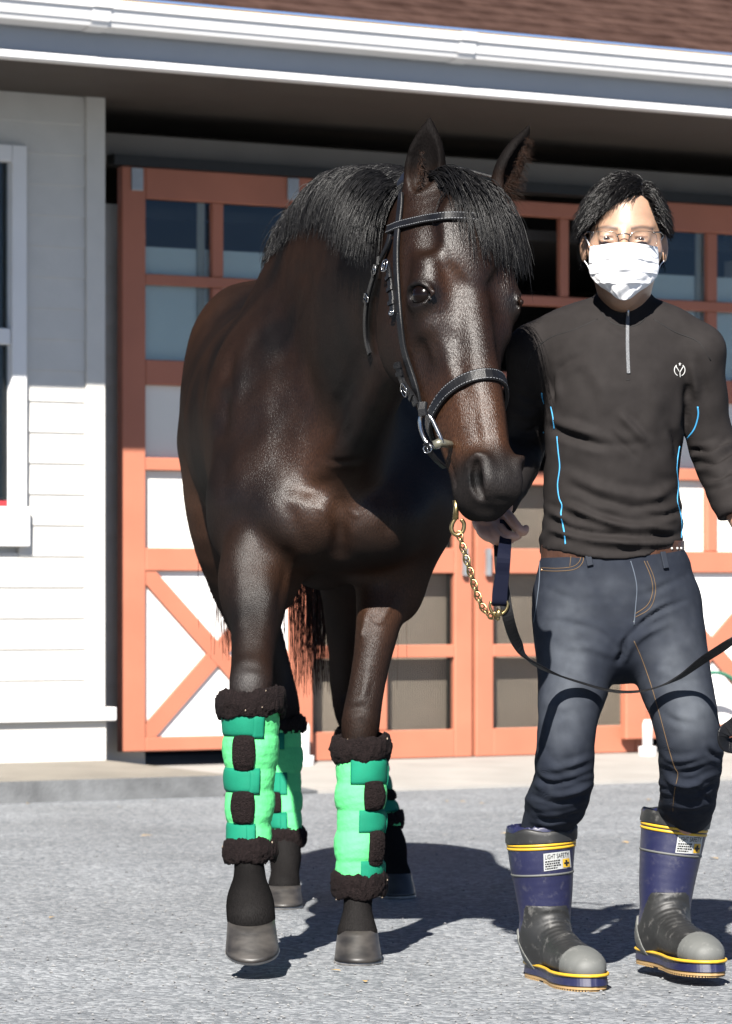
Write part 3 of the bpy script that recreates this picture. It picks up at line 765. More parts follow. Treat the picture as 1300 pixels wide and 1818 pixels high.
for sg in (-1, 1):                                                     # upper and lower lids
    S.loft([(H(sg * .106, -.084, .248), .004, .004), (H(sg * .117, -.056, .231), .0065, .0065), (H(sg * .114, -.026, .234), .0065, .0065), (H(sg * .101, .000, .258), .0045, .0045)], k=.012)
    S.loft([(H(sg * .106, -.082, .251), .003, .003), (H(sg * .113, -.050, .270), .003, .003), (H(sg * .107, -.020, .273), .003, .003), (H(sg * .101, .000, .262), .004, .004)], k=.010)
EYES = [H(sg * .0960, -.0425, .248) for sg in (-1, 1)]
for sg, c in zip((-1, 1), EYES):
    hell(sg * .119, -.034, .2515, (.0185, .038, .0180), k=.004, op='sub', tilt=.32)
# --- ears
def ear(base, tip, wide, fwd, op_dir, side):
    B = P(*base); T = P(*tip); ax = (T - B); n = ax.length; ax.normalize()
    od = Vector(op_dir); od = (od - ax * od.dot(ax)).normalized(); sd = ax.cross(od)
    ws = [(.0, .55), (.15, .85), (.35, 1.0), (.55, .92), (.75, .65), (.9, .33), (1.0, .12)]
    S.loft([(B + ax * (n * t) - od * (.004 * math.sin(t * 3)), wide * w, max(.007, wide * .72 * w), sd) for t, w in ws], k=.025)
    S.loft([(B + ax * (n * t) + od * (wide * .50), max(.002, wide * w * .78), max(.002, wide * .62 * w), sd) for t, w in ((.16, .5), (.3, .9), (.5, .95), (.72, .66), (.88, .33))], k=.006, op='sub')
ear((748, 352, 7.56), (763, 210, 7.54), .043, 0, (-.30, -.95, .1), 1)
ear((884, 352, 7.60), (940, 224, 7.62), .035, 0, (.78, -.6, -.1), -1)
# --- legs
def leg(pts, k=.05):
    S.loft([(P(x, y, Y), a, b) for x, y, Y, a, b in pts], k=k)
# raised fore leg
leg([(470, 900, 8.50, .10, .12), (464, 985, 8.36, .082, .10), (458, 1060, 8.26, .066, .078), (452, 1130, 8.18, .052, .058), (448, 1180, 8.12, .047, .047), (446, 1215, 8.08, .049, .048), (444, 1255, 8.07, .044, .042), (441, 1300, 8.07, .034, .036),
     (438, 1400, 8.06, .030, .036), (440, 1500, 8.03, .032, .038), (443, 1545, 8.01, .034, .040), (443, 1572, 7.99, .039, .044), (444, 1602, 7.965, .052, .051), (446, 1630, 7.93, .053, .048)])
S.ell(P(438, 1030, 8.27), (.055, .06, .10), k=.06)                    # forearm muscle
S.ell(P(498, 1020, 8.40), (.038, .06, .085), k=.05)
# planted fore leg
leg([(712, 890, 8.55, .10, .12), (693, 985, 8.46, .075, .09), (680, 1060, 8.42, .060, .07), (668, 1130, 8.38, .048, .055), (655, 1200, 8.35, .041, .045), (645, 1250, 8.33, .042, .044), (640, 1285, 8.32, .044, .045), (638, 1320, 8.31, .038, .040), (638, 1380, 8.30, .030, .036),
     (638, 1480, 8.29, .030, .037), (637, 1560, 8.28, .034, .042), (636, 1588, 8.27, .034, .042), (635, 1615, 8.25, .033, .036), (635, 1640, 8.235, .040, .037), (635, 1658, 8.225, .047, .041)])
S.ell(P(716, 1020, 8.47), (.050, .06, .10), k=.06)
# hind legs
leg([(392, 800, 9.75, .11, .18), (403, 930, 9.72, .10, .14), (432, 1050, 9.82, .078, .10), (465, 1140, 9.92, .060, .075), (488, 1205, 9.98, .050, .075), (502, 1262, 9.97, .048, .065), (505, 1310, 9.93, .036, .046), (506, 1400, 9.84, .032, .038), (507, 1480, 9.77, .036, .042), (507, 1520, 9.74, .042, .045), (506, 1550, 9.70, .037, .037), (505, 1575, 9.67, .044, .04)])
leg([(600, 820, 10.0, .14, .20), (618, 950, 10.0, .11, .14), (622, 1060, 10.1, .078, .09), (618, 1150, 10.22, .056, .07), (617, 1215, 10.30, .048, .072), (624, 1265, 10.28, .047, .06), (640, 1315, 10.24, .036, .045), (665, 1400, 10.15, .032, .038), (688, 1470, 10.08, .036, .042), (696, 1505, 10.05, .042, .045), (700, 1535, 10.02, .037, .037), (703, 1555, 10.0, .045, .04)])
# veins and small marks
S.limb([(P(640, 1130, 8.33), .004), (P(652, 1085, 8.35), .0045), (P(672, 1105, 8.36), .004), (P(695, 1075, 8.38), .003)], k=.008)
def coat_post(p, d):
    # ribs, faint muscle undulation
    rib = np.sin((p[:, 1] - 8.9) * 2 * math.pi / .085 + (p[:, 2] - 1.2) * 1.5) * sstep(8.95, 9.1, p[:, 1]) * sstep(9.6, 9.45, p[:, 1]) * sstep(1.4, 1.2, p[:, 2]) * sstep(.95, 1.1, p[:, 2])
    return d + rib * .0016 + vnoise(p, 14, 5) * .0016 * sstep(8.0, 8.2, p[:, 1]) + vnoise(p, 40, 9) * .0006
S.post = coat_post
HV, HFc = S.mesh(.0060, relax=1, wrelax=lambda v: (.5 * sstep(7.70, 7.90, v[:, 1]), 9))
hl = [([(604, 878), (605, 930), (602, 985)], -0.0043, 16.2), ([(552, 868), (580, 858), (604, 850), (630, 858), (655, 868)], -0.0031, 20.25), ([(528, 850), (515, 890), (528, 940), (560, 972)], -0.0031, 16.2), ([(682, 870), (698, 905), (688, 955)], -0.0031, 16.2), ([(572, 815), (605, 820), (640, 814)], -0.0019, 5.4), ([(560, 888), (575, 920), (570, 960)], 0.0019, 29.7), ([(640, 890), (650, 930), (640, 965)], 0.0019, 29.7),
      ([(552, 430), (524, 510), (508, 590), (514, 660)], -0.0056, 20.25), ([(445, 515), (405, 640), (394, 760), (398, 870)], -0.0056, 14.85), ([(475, 560), (452, 690), (446, 820)], 0.0037, 32.4), ([(648, 640), (620, 740), (596, 800)], -0.0050, 17.55), ([(600, 680), (582, 760), (570, 830)], 0.0031, 18.9), ([(378, 600), (358, 720), (354, 840)], -0.0025, 10.8), ([(350, 640), (338, 740), (342, 830)], -0.0025, 9.45),
      ([(514, 965), (506, 1040), (496, 1115)], -0.0037, 10.8), ([(470, 1000), (478, 1070), (472, 1130)], 0.0025, 13.5), ([(425, 990), (420, 1060), (428, 1120)], 0.0025, 16.2), ([(638, 1138), (646, 1100), (656, 1086), (672, 1106), (690, 1082), (700, 1060)], 0.0014, 4.05), ([(655, 1180), (648, 1220), (640, 1245)], 0.0019, 6.75), ([(462, 498), (395, 550), (345, 630), (322, 760)], -0.0056, 12.15), ([(415, 1192), (446, 1184), (478, 1192)], -0.0019, 8.1), ([(612, 1262), (640, 1256), (668, 1264)], -0.0019, 8.1),
      ([(772, 568), (790, 630), (806, 690)], 0.0015, 9.45), ([(792, 555), (812, 620), (822, 690)], -0.0015, 10.8), ([(792, 770), (806, 830), (814, 890)], -0.0019, 5.4), ([(815, 700), (826, 770), (822, 815)], 0.0012, 8.1), ([(845, 690), (850, 760), (855, 810)], -0.0011, 8.1), ([(880, 690), (886, 760), (895, 820)], 0.0011, 9.45), ([(775, 465), (790, 480), (800, 510)], -0.0012, 10.8), ([(705, 590), (722, 650), (728, 690)], -0.0012, 9.45), ([(680, 540), (690, 600), (712, 660)], 0.0012, 12.15), ([(560, 900), (572, 908), (580, 920)], 0.0012, 4.05), ([(618, 905), (632, 916), (640, 912)], 0.0012, 4.05)]
HV = laplace(fold(HV, vnormals(HV, HFc), hl), HFc, .3)
body = mesh_obj('body', HV, HFc, None, horse, fill=True)
hbvh = bvh_of(HV, HFc)
# --- coat colour: bay, black points, grey-brown muzzle
pp = HV; nrm = vnormals(HV, HFc)
z = pp[:, 2]; hd = pp - np.array(tuple(HF0)); ht = hd @ np.array(tuple(HL)); hn = hd @ np.array(tuple(HN)); hsd = hd @ np.array(tuple(HS))
onhead = sstep(7.85, 7.70, pp[:, 1]) * (z > .9)
nz = fbm(pp, 5, 3, 3) * .5 + .5; nf = fbm(pp, 22, 8, 2) * .5 + .5
dark = np.array([.0068, .0050, .0046]); bay = np.array([.034, .0150, .0082]); tan = np.array([.062, .026, .012]); blk = np.array([.0052, .0047, .0048])
col = dark + (bay - dark) * np.clip(nz * .85 - .12, 0, 1)[:, None]
def mixc(c, w):
    global col
    w = np.clip(w, 0, 1)[:, None]; col = col * (1 - w) + c * w
def blob(px, py, Y, r): return np.exp(-(np.linalg.norm(pp - np.array(tuple(P(px, py, Y))), axis=1) / r) ** 2)
mixc(tan, .75 * blob(610, 800, 8.2, .10) + .7 * blob(560, 900, 8.2, .07) + .5 * blob(660, 910, 8.2, .07))
mixc(tan * 1.4, .9 * blob(478, 1020, 8.3, .09) + .8 * blob(700, 1060, 8.4, .10) + .6 * blob(505, 1010, 8.4, .05))
mixc(tan, .7 * blob(350, 900, 9.7, .16) + .5 * blob(330, 560, 9.7, .12))
# head: brown nose bridge and temples
mixc(bay * .55, onhead * .6); mixc(tan * 1.1, onhead * sstep(.36, .50, ht) * sstep(.62, .56, ht) * (.75 + .5 * (nz - .5)))
mixc(tan, onhead * np.exp(-((ht - .22) / .05) ** 2 - ((hsd + .055) / .03) ** 2) * .6)
mixc(np.array([.018, .0145, .0135]), onhead * sstep(.575, .64, ht))
mixc(np.array([.010, .0085, .008]), onhead * sstep(-.10, -.14, hn) * sstep(.5, .56, ht))
mixc(np.array([.0135, .0122, .012]) * (.7 + .6 * np.clip(nz, 0, 1))[:, None], sstep(.52, .44, z)); mixc(blk, onhead * sstep(1.64, 1.70, z) * .9); mixc(np.array([.07, .066, .066]), .6 * blob(436, 1206, 8.03, .035))
for sg in (-1, 1): mixc(np.array([.003, .0025, .0025]), sstep(.024, .014, np.linalg.norm(pp - np.array(tuple(H(sg * .049, -.016, .650))), axis=1)))  # shade inside the nostrils painted into the coat colour
for c in EYES:
    mixc(blk, sstep(.044, .028, np.linalg.norm(pp - np.array(tuple(c)), axis=1)) * .9)
col = col * .80 * ALB * (.85 + .3 * nf)[:, None]
set_color(body, 'coat', col); set_attr(body, 'fuzz', np.clip((sstep(.60, .45, z) * .18 + sstep(1.05, .85, z) * .10) + onhead * sstep(.56, .62, ht) * .12 + onhead * sstep(1.62, 1.68, z) * .3, 0, 1))
def coat_mat():
    m, nt, b = new_mat('bay_coat'); L = nt.links.new
    at = N_(nt, 'ShaderNodeAttribute', attribute_name='coat'); tc = N_(nt, 'ShaderNodeTexCoord')
    mp = N_(nt, 'ShaderNodeMapping'); mp.inputs['Scale'].default_value = (520, 520, 130); L(tc.outputs['Object'], mp.inputs['Vector'])
    n1 = N_(nt, 'ShaderNodeTexNoise'); n1.inputs['Scale'].default_value = 1; n1.inputs['Detail'].default_value = 2; L(mp.outputs[0], n1.inputs['Vector'])
    n2 = N_(nt, 'ShaderNodeTexNoise'); n2.inputs['Scale'].default_value = 30; n2.inputs['Detail'].default_value = 4; L(tc.outputs['Object'], n2.inputs['Vector'])
    rr = N_(nt, 'ShaderNodeMapRange'); rr.inputs['From Min'].default_value = .3; rr.inputs['From Max'].default_value = .7; rr.inputs['To Min'].default_value = .55; rr.inputs['To Max'].default_value = 1.35
    L(n1.outputs['Fac'], rr.inputs['Value'])
    mx = N_(nt, 'ShaderNodeMix', data_type='RGBA', blend_type='MULTIPLY'); mx.inputs['Factor'].default_value = 1
    L(at.outputs['Color'], mx.inputs['A']); L(rr.outputs[0], mx.inputs['B']); L(mx.outputs['Result'], b.inputs['Base Color'])
    r2 = N_(nt, 'ShaderNodeMapRange'); r2.inputs['To Min'].default_value = .33; r2.inputs['To Max'].default_value = .44; L(n2.outputs['Fac'], r2.inputs['Value']); fz = N_(nt, 'ShaderNodeAttribute', attribute_name='fuzz'); ad = N_(nt, 'ShaderNodeMath', operation='ADD'); L(r2.outputs[0], ad.inputs[0]); L(fz.outputs['Fac'], ad.inputs[1]); L(ad.outputs[0], b.inputs['Roughness'])
    b.inputs['Specular IOR Level'].default_value = .28; b.inputs['Specular Tint'].default_value = (1, .86, .78, 1)
    b.inputs['Sheen Weight'].default_value = .0; b.inputs['Sheen Roughness'].default_value = .35; b.inputs['Sheen Tint'].default_value = (1, .8, .65, 1)
    bp = N_(nt, 'ShaderNodeBump'); bp.inputs['Strength'].default_value = .65; bp.inputs['Distance'].default_value = .002
    L(n1.outputs['Fac'], bp.inputs['Height']); L(bp.outputs['Normal'], b.inputs['Normal'])
    gl = fur(nt, b, .020); sc_ = N_(nt, 'ShaderNodeMapRange'); sc_.inputs['From Max'].default_value = .28; sc_.inputs['To Min'].default_value = .0205; sc_.inputs['To Max'].default_value = .004; L(fz.outputs['Fac'], sc_.inputs['Value']); L(sc_.outputs[0], gl.inputs['Color']); return m
body.data.materials.append(coat_mat())
# --- eyes
MAT['eye'] = simple('horse_eye', (.0045, .0024, .0018), .16, spec=.25, coat=.0, vary=.3)
for c in EYES:
    mb = MB(); mb.ico(c, .0262, 4); mb.build('eye', MAT['eye'], horse, smooth=True, origin=c)
# --- hooves
def hoof(name, c_top, c_bot, wt, wb, fwd, parent, down=(0, 0, -1), shoe=True):
    """hoof between coronet and sole; fwd = toe direction"""
    T = Vector(c_top); B = Vector(c_bot); ax = Vector(down).normalized(); f = Vector(fwd); f = (f - ax * f.dot(ax)).normalized(); sd = ax.cross(f)
    n = 28; rings = 7; vs = []; fs = []
    for i in range(rings + 1):
        t = i / rings; c = T.lerp(B, t) + f * (.012 * t); w = lerp(wt, wb, t) * (1 + .012 * math.sin(t * 22))
        for k in range(n):
            a = 2 * math.pi * k / n; x = math.cos(a); y = math.sin(a)
            rr = w * (1 + .12 * max(0, x) - (.25 if x < -.75 else 0) * 1)
            vs.append(c + f * (x * rr * 1.08) + sd * (y * w))
    for i in range(rings):
        for k in range(n): fs.append((i * n + k, i * n + (k + 1) % n, (i + 1) * n + (k + 1) % n, (i + 1) * n + k))
    fs.append(tuple(range(n))); fs.append(tuple(rings * n + k for k in reversed(range(n))))
    mb = MB(); mb.add(vs, fs); o = mb.build(name, MAT['hoof'], parent, smooth=True)
    if shoe:
        s2 = MB(); pts = []
        for k in range(25):
            a = math.pi * (-.80 + 1.6 * k / 24); x = math.cos(a); y = math.sin(a)
            pts.append(B + ax * .002 + f * (.012 + x * wb * (1 + .12 * max(0, x)) * 1.0) + sd * (y * wb * .93))
        s2.tube([p_ - f * .006 + ax * .002 for p_ in pts], .0055, 8, up=[ax] * 25); s2.build('horseshoe', MAT['shoe'], o, smooth=True)
    return o
def hoof_mat():
    m, nt, b = new_mat('hoof_horn'); L = nt.links.new; tc = N_(nt, 'ShaderNodeTexCoord')
    mp = N_(nt, 'ShaderNodeMapping'); mp.inputs['Scale'].default_value = (9, 9, 22); L(tc.outputs['Object'], mp.inputs['Vector'])
    n = N_(nt, 'ShaderNodeTexNoise'); n.inputs['Scale'].default_value = 1.6; n.inputs['Detail'].default_value = 5; L(mp.outputs[0], n.inputs['Vector'])
    rp = N_(nt, 'ShaderNodeValToRGB'); e = rp.color_ramp.elements; e[0].position = .36; e[0].color = (.006, .005, .0045, 1); e[1].position = .78; e[1].color = (.045, .040, .035, 1); L(n.outputs[0], rp.inputs[0])
    L(rp.outputs[0], b.inputs['Base Color']); b.inputs['Roughness'].default_value = .5
    bp = N_(nt, 'ShaderNodeBump'); bp.inputs['Strength'].default_value = .4; bp.inputs['Distance'].default_value = .003; L(n.outputs[0], bp.inputs['Height']); L(bp.outputs[0], b.inputs['Normal']); return m
MAT['hoof'] = hoof_mat(); MAT['shoe'] = simple('worn_steel_shoe', (.45, .43, .41), .45, metal=.7, vary=.3, nscale=60)
hoof('hoof', P(446, 1630, 7.93), P(448, 1684, 7.885), .050, .057, (.03, -.95, -.30), horse, down=(.02, .30, -.95))
hoof('hoof', P(635, 1650, 8.235), V3(P(636, 0, 8.19).x, 8.20, .008), .044, .053, (.02, -1, 0), horse)
hoof('hoof', P(505, 1572, 9.66), V3(P(503, 0, 9.62).x, 9.63, .008), .042, .050, (.05, -1, 0), horse)
hoof('hoof', P(703, 1550, 10.0), V3(P(704, 0, 9.97).x, 9.97, .008), .042, .052, (.02, -1, -.0), horse)

# --- hair: ribbons with three-sided section
def strands(name, roots, mat, parent, width, taper=.25):
    """roots: list of polylines (n,3) all the same length"""
    R_ = np.array(roots); n, m, _ = R_.shape
    T = np.gradient(R_, axis=1); T /= np.linalg.norm(T, axis=2)[..., None] + 1e-9
    rnd = NPR.normal(size=(n, 1, 3)); U = rnd - T * (rnd * T).sum(2)[..., None]; U /= np.linalg.norm(U, axis=2)[..., None] + 1e-9
    Wv = np.cross(T, U); ws = np.linspace(1, taper, m)[None, :, None] * (width * (.6 + .8 * NPR.random((n, 1, 1))))
    vs = []
    for k in range(3):
        a = 2 * math.pi * k / 3; vs.append(R_ + (U * math.cos(a) + Wv * math.sin(a)) * ws * .5)
    Vv = np.stack(vs, 2).reshape(-1, 3)       # index ((i*m)+j)*3+k
    i, j, k = np.meshgrid(np.arange(n), np.arange(m - 1), np.arange(3), indexing='ij')
    b = (i * m + j) * 3; k2 = (k + 1) % 3
    Fq = np.stack([b + k, b + k2, b + 3 + k2, b + 3 + k], -1).reshape(-1, 4)
    return mesh_obj(name, Vv, Fq, mat, parent)
def hair_mat(name, col, rough=.38, spec=.5, c2=None):
    m, nt, b = new_mat(name); L = nt.links.new; tc = N_(nt, 'ShaderNodeTexCoord')
    n = N_(nt, 'ShaderNodeTexNoise'); n.inputs['Scale'].default_value = 60; L(tc.outputs['Object'], n.inputs['Vector'])
    rp = N_(nt, 'ShaderNodeValToRGB'); e = rp.color_ramp.elements; e[0].position = .35; e[0].color = (*col, 1); e[1].position = .7; e[1].color = (*(c2 or [c * 2 for c in col]), 1)
    L(n.outputs[0], rp.inputs[0]); L(rp.outputs[0], b.inputs['Base Color']); b.inputs['Roughness'].default_value = rough; fur(nt, b, .030 * spec, (1, 1, 1))
    return m
MAT['mane'] = hair_mat('black_mane', (.003, .003, .0034), .36, .55, (.007, .0068, .0072))
MAT['tailhair'] = hair_mat('tail_hair', (.006, .0028, .002), .4, .5, (.045, .012, .006))
# mane: rooted along the crest, falling over the near side (image left)
def hairs_from(rootf, n, seg, length, dirf, drop, jit, keep=.004):
    out = []
    for i in range(n):
        r, d, l = rootf(i); pts = [r]; v = Vector(d); p = Vector(r); st_ = l / seg
        for j in range(seg):
            v = (v + Vector((0, 0, -drop)) + Vector(NPR.normal(size=3)) * jit).normalized(); p = p + v * st_
            hit = hbvh.find_nearest(p, .12)
            if hit[0] is not None:
                dd = (p - hit[0]).dot(hit[1])
                if dd < keep: p = hit[0] + hit[1] * keep * (1 + RND.random() * 1.5)
            pts.append(p.copy())
        out.append([tuple(q) for q in pts])
    return out
cs = spline([P(506, 560, 9.08), P(536, 485, 8.88), P(575, 412, 8.66), P(618, 360, 8.40), P(660, 330, 8.12), P(706, 318, 7.86), P(752, 326, 7.66)], 24)
cr_n = len(cs)
def mane_root(i):
    u = RND.random(); q = cs[min(cr_n - 1, int(u * cr_n))]; q = Vector(q) + Vector((0, RND.uniform(-.02, .02), 0))
    off = RND.uniform(-.022, .022)
    top = q + Vector((off, 0, .25)); hit = hbvh.ray_cast(top, Vector((0, 0, -1)))
    r = (hit[0] - Vector((0, 0, .004))) if hit[0] is not None else q
    l = (.085 + .05 * math.sin(math.pi * min(1, u * 1.0)) + .055 * u) * RND.triangular(.55, 1.3, 1.0)
    return r, Vector((-.50 + RND.uniform(-.15, .15) + off * 6, -.22, .26 + RND.uniform(-.12, .12))), l
strands('mane', hairs_from(mane_root, 13000, 7, .14, None, .42, .075), MAT['mane'], horse, .0021, .3)
# longer lock behind the ear, falling to the cheek
def lock_root(i):
    u = RND.random(); q = P(lerp(668, 716, u), lerp(318, 322, u), lerp(7.92, 7.68, u)); hit = hbvh.ray_cast(q + Vector((0, 0, .2)), Vector((0, 0, -1)))
    r = hit[0] if hit[0] is not None else q
    return r, Vector((-.35 + RND.uniform(-.1, .12), -.35, .25)), RND.uniform(.17, .24)
strands('mane_lock', hairs_from(lock_root, 1800, 9, .2, None, .30, .045), MAT['mane'], horse, .002, .25)
# forelock between the ears down over the forehead to the right
def fore_root(i):
    u = RND.random(); q = H(RND.uniform(-.035, .045), -.115 + .085 * u, .0)
    hit = hbvh.ray_cast(q + Vector((0, 0, .045)), Vector((0, 0, -1))); r = hit[0] if hit[0] is not None else q
    sp = RND.uniform(-.05, 1.0)
    return r, (HN * .75 + HS * (.02 + .75 * sp) + Vector((0, 0, .22))), RND.triangular(.10, .30, .20) * (1 - .2 * abs(sp - .5))
strands('forelock', [s_ for s_ in hairs_from(fore_root, 4200, 10, .26, None, .36, .055, .005) if s_[-1][2] > 1.40 and s_[0][2] > 1.55], MAT['mane'], horse, .0021, .25)
# ear fringe
def earf(base, tip, dirv, n, l):
    B = P(*base); T = P(*tip); out = []
    for i in range(n):
        u = RND.random(); r = B.lerp(T, u); d = Vector(dirv) + Vector(NPR.normal(size=3)) * .45; r = r + Vector(NPR.normal(size=3)) * .003; ll = l * RND.uniform(.4, 1) * (1 - .7 * u)
        out.append([tuple(r + d.normalized() * ll * t + Vector((0, 0, -.25 * ll * t * t))) for t in (0, .35, .7, 1)])
    return out
MAT['earhair'] = hair_mat('brown_ear_hair', (.008, .0045, .0032), .45, .3, (.022, .011, .007))
strands('ear_fringe', earf((893, 350, 7.58), (938, 245, 7.60), (.72, -.3, -.30), 520, .055), MAT['earhair'], horse, .0008, .3)
strands('ear_fringe', earf((742, 350, 7.53), (748, 270, 7.53), (.1, -.6, -.6), 140, .03), MAT['earhair'], horse, .0014, .3)
# tail
def tail_root(i):
    u = RND.random()
    p0 = V3(-.215, 10.26, 1.40); x = RND.gauss(0, 1)
    far = Vector((-.215 + .10 + x * .035 + .03 * RND.gauss(0, 1), 10.42 + RND.uniform(-.05, .05), 0))
    if RND.random() < .12: far.x = P(404, 0, 10.4).x + RND.gauss(0, .012)
    ln = RND.uniform(.75, 1.05)
    z1 = RND.uniform(.52, .80) if far.x > -.3 else RND.uniform(.62, .75)
    pts = []
    for t in np.linspace(0, 1, 9):
        q = Vector((lerp(p0.x, far.x, min(1, t * 1.35) ** .8), lerp(p0.y, far.y, min(1, t * 2) ** .5), lerp(p0.z, z1, t ** 1.15)))
        q += Vector((x * .018 + .01 * math.sin(5 * t + u * 9), 0, 0)) * min(1, t * 2); pts.append(tuple(q))
    return pts
strands('tail', [tail_root(i) for i in range(900)], MAT['tailhair'], horse, .003, .3)
# ================================================================== BRIDLE
def leather(name, col=(.007, .007, .008), rough=.42):
    return simple(name, col, rough, vary=.25, nscale=40, bump=.12, bscale=500, spec=.3)
MAT['leather'] = leather('black_leather'); MAT['stitch'] = simple('grey_stitching', (.35, .36, .38), .7)
MAT['bitsteel'] = simple('polished_steel', (.5, .5, .5), .18, metal=1.0, vary=.08); MAT['brass'] = simple('brass', (.42, .32, .15), .34, metal=1.0, vary=.2, nscale=120)
def on_horse(pts, off=.0, n=6, default=7.5):
    """photo path -> smoothed points and normals on the coat"""
    q = spline(pts, n); ps = []; ns = []
    for x, y in q:
        h = cast(hbvh, x, y, default); ps.append(h[0]); ns.append(h[1])
    A = np.array([tuple(p) for p in ps]); B = np.array([tuple(p) for p in ns])
    for _ in range(3):
        A[1:-1] = (A[:-2] + 2 * A[1:-1] + A[2:]) / 4; B[1:-1] = (B[:-2] + 2 * B[1:-1] + B[2:]) / 4
    B /= np.linalg.norm(B, axis=1)[:, None]
    return [Vector(a + b * off) for a, b in zip(A, B)], [Vector(b) for b in B]
bridle = empty('bridle', H(0, 0, .2)); tag(bridle, 'black leather bridle with stitched noseband and steel bit ring on the horse', 'bridle')
def ring_at(t0, t1, n=56, inset=0.0):
    """closed loop round the head: axis height varies from t0 (front) to t1 (back)"""
    ps = []; ns = []
    for k in range(n):
        a = 2 * math.pi * k / n; f = (1 - math.cos(a)) / 2; t = lerp(t0, t1, f)
        c = H(0, -.10, t); d = HN * math.cos(a) + HS * math.sin(a)
        h = hbvh.ray_cast(c + d * .4, -d)
        if h[0] is None: h = (c + d * .08, d)
        ps.append(h[0]); ns.append(h[1])
    A = np.array([tuple(p) for p in ps]); B = np.array([tuple(p) for p in ns])
    for _ in range(4):
        A = (np.roll(A, 1, 0) + 2 * A + np.roll(A, -1, 0)) / 4; B = (np.roll(B, 1, 0) + 2 * B + np.roll(B, -1, 0)) / 4
    B /= np.linalg.norm(B, axis=1)[:, None]
    return [Vector(p + b * .003) for p, b in zip(A, B)], [Vector(b) for b in B]
def stitched(name, ps, ns, w, th, closed=False, parent=None, stitch=True):
    mb = MB(); mb.strap(ps, ns, w, th, closed, lift=.0005); o = mb.build(name, MAT['leather'], parent, smooth=False)
    if stitch:
        sm = MB(); m = len(ps)
        for sg in (-1, 1):
            pts = []
            for i, p in enumerate(ps):
                t = (ps[(i + 1) % m] - ps[i - 1]) if closed else (ps[min(i + 1, m - 1)] - ps[max(i - 1, 0)]); t.normalize(); sd = t.cross(ns[i]).normalized()
                pts.append(p + sd * sg * w * .36 + ns[i] * (th + .0005))
            L_ = 0; on = True
            for i in range(len(pts) - (0 if closed else 1)):
                a, b = pts[i], pts[(i + 1) % m]; d = b - a; q = max(1, int(d.length / .005))
                for k in range(q): 
                    p0 = a + d * (k / q); p1 = a + d * ((k + .6) / q); sm.tube([p0, p1], .0005, 4, caps=False)
        sm.build('stitching', MAT['stitch'], o, fix=False)
    return o
def buckle(c, n, up, w, h, parent, name='buckle'):
    n = Vector(n).normalized(); u = Vector(up); u = (u - n * u.dot(n)).normalized(); s_ = u.cross(n)
    c = Vector(c) + n * .006; mb = MB(); pts = []
    for k in range(20):
        a = 2 * math.pi * k / 20; x = math.copysign(abs(math.cos(a)) ** .55, math.cos(a)); y = math.copysign(abs(math.sin(a)) ** .55, math.sin(a))
        pts.append(c + s_ * x * w / 2 + u * y * h / 2)
    mb.tube(pts, .0015, 6, closed=True); mb.tube([c - u * h * .5, c + u * h * .5 + n * .001], .0012, 5)
    return mb.build(name, MAT['bitsteel'], parent, smooth=True)
def keeper(ps, ns, i, w, parent, name='keeper'):
    mb = MB(); t = (ps[min(i + 1, len(ps) - 1)] - ps[max(i - 1, 0)]).normalized(); c = ps[i]
    mb.strap([c - t * .004 + ns[i] * .004, c + t * .004 + ns[i] * .004], [ns[i]] * 2, w, .005, bev=.4); return mb.build(name, MAT['leather'], parent)
# cheekpiece and crown
cp, cn = on_horse([(717, 345), (713, 385), (709, 425), (708, 472), (711, 530), (715, 575), (722, 622), (735, 662), (744, 692), (752, 724)], .004)
stitched('cheekpiece', cp, cn, .016, .005, parent=bridle, stitch=False)
pp2, pn2 = on_horse([(697, 470), (701, 500), (704, 530), (706, 556)], .009); stitched('cheek_strap', pp2, pn2, .015, .005, parent=bridle, stitch=False)
for i in (5, 9, 14): keeper(pp2, pn2, i, .020, bridle)
buckle(pp2[1] + pn2[1] * .004, pn2[1], Vector((0, 0, 1)), .022, .024, bridle)
buckle(pp2[-1], pn2[-1], Vector((0, 0, 1)), .014, .008, bridle)
# browband (goes on under the forelock)
bp_, bn_ = on_horse([(694, 409), (712, 402), (740, 395), (770, 389), (800, 386), (840, 388), (880, 396), (912, 410)], .004, 8)
stitched('browband', bp_, bn_, .019, .006, parent=bridle)
# crown strap behind the ears
cw = [P(717, 345, 7.60), P(714, 325, 7.66), P(722, 308, 7.72), P(760, 300, 7.74), P(820, 302, 7.72), P(880, 318, 7.70)]; stitched('crownpiece', cw, [Vector((-.4, .2, .9))] * 6, .022, .005, parent=bridle, stitch=False)
# throatlatch
tp, tn = on_horse([(700, 418), (694, 440), (676, 478), (662, 520), (656, 560), (657, 598), (664, 628)], .007, 6, 7.58); stitched('throatlatch', tp, tn, .013, .005, parent=bridle, stitch=False)
for i in (10, 13, 20): keeper(tp, tn, i, .018, bridle)
buckle(tp[12], tn[12], tp[13] - tp[11], .018, .02, bridle); buckle(tp[19], tn[19], tp[20] - tp[18], .018, .014, bridle)
# noseband: loop round the nose
nzt = (P(880, 664, 7.35) - HF0).dot(HL)
np_, nn_ = ring_at(nzt, nzt + .075); stitched('noseband', np_, nn_, .026, .008, closed=True, parent=bridle)
n2, nn2 = on_horse([(716, 640), (721, 660), (730, 682), (744, 702), (750, 716)], .012); stitched('noseband_strap', n2, nn2, .017, .006, parent=bridle, stitch=False)
for i in (2, 6, 18): keeper(n2, nn2, i, .022, bridle)
buckle(n2[14] + nn2[14] * .004, nn2[14], n2[15] - n2[13], .022, .026, bridle)
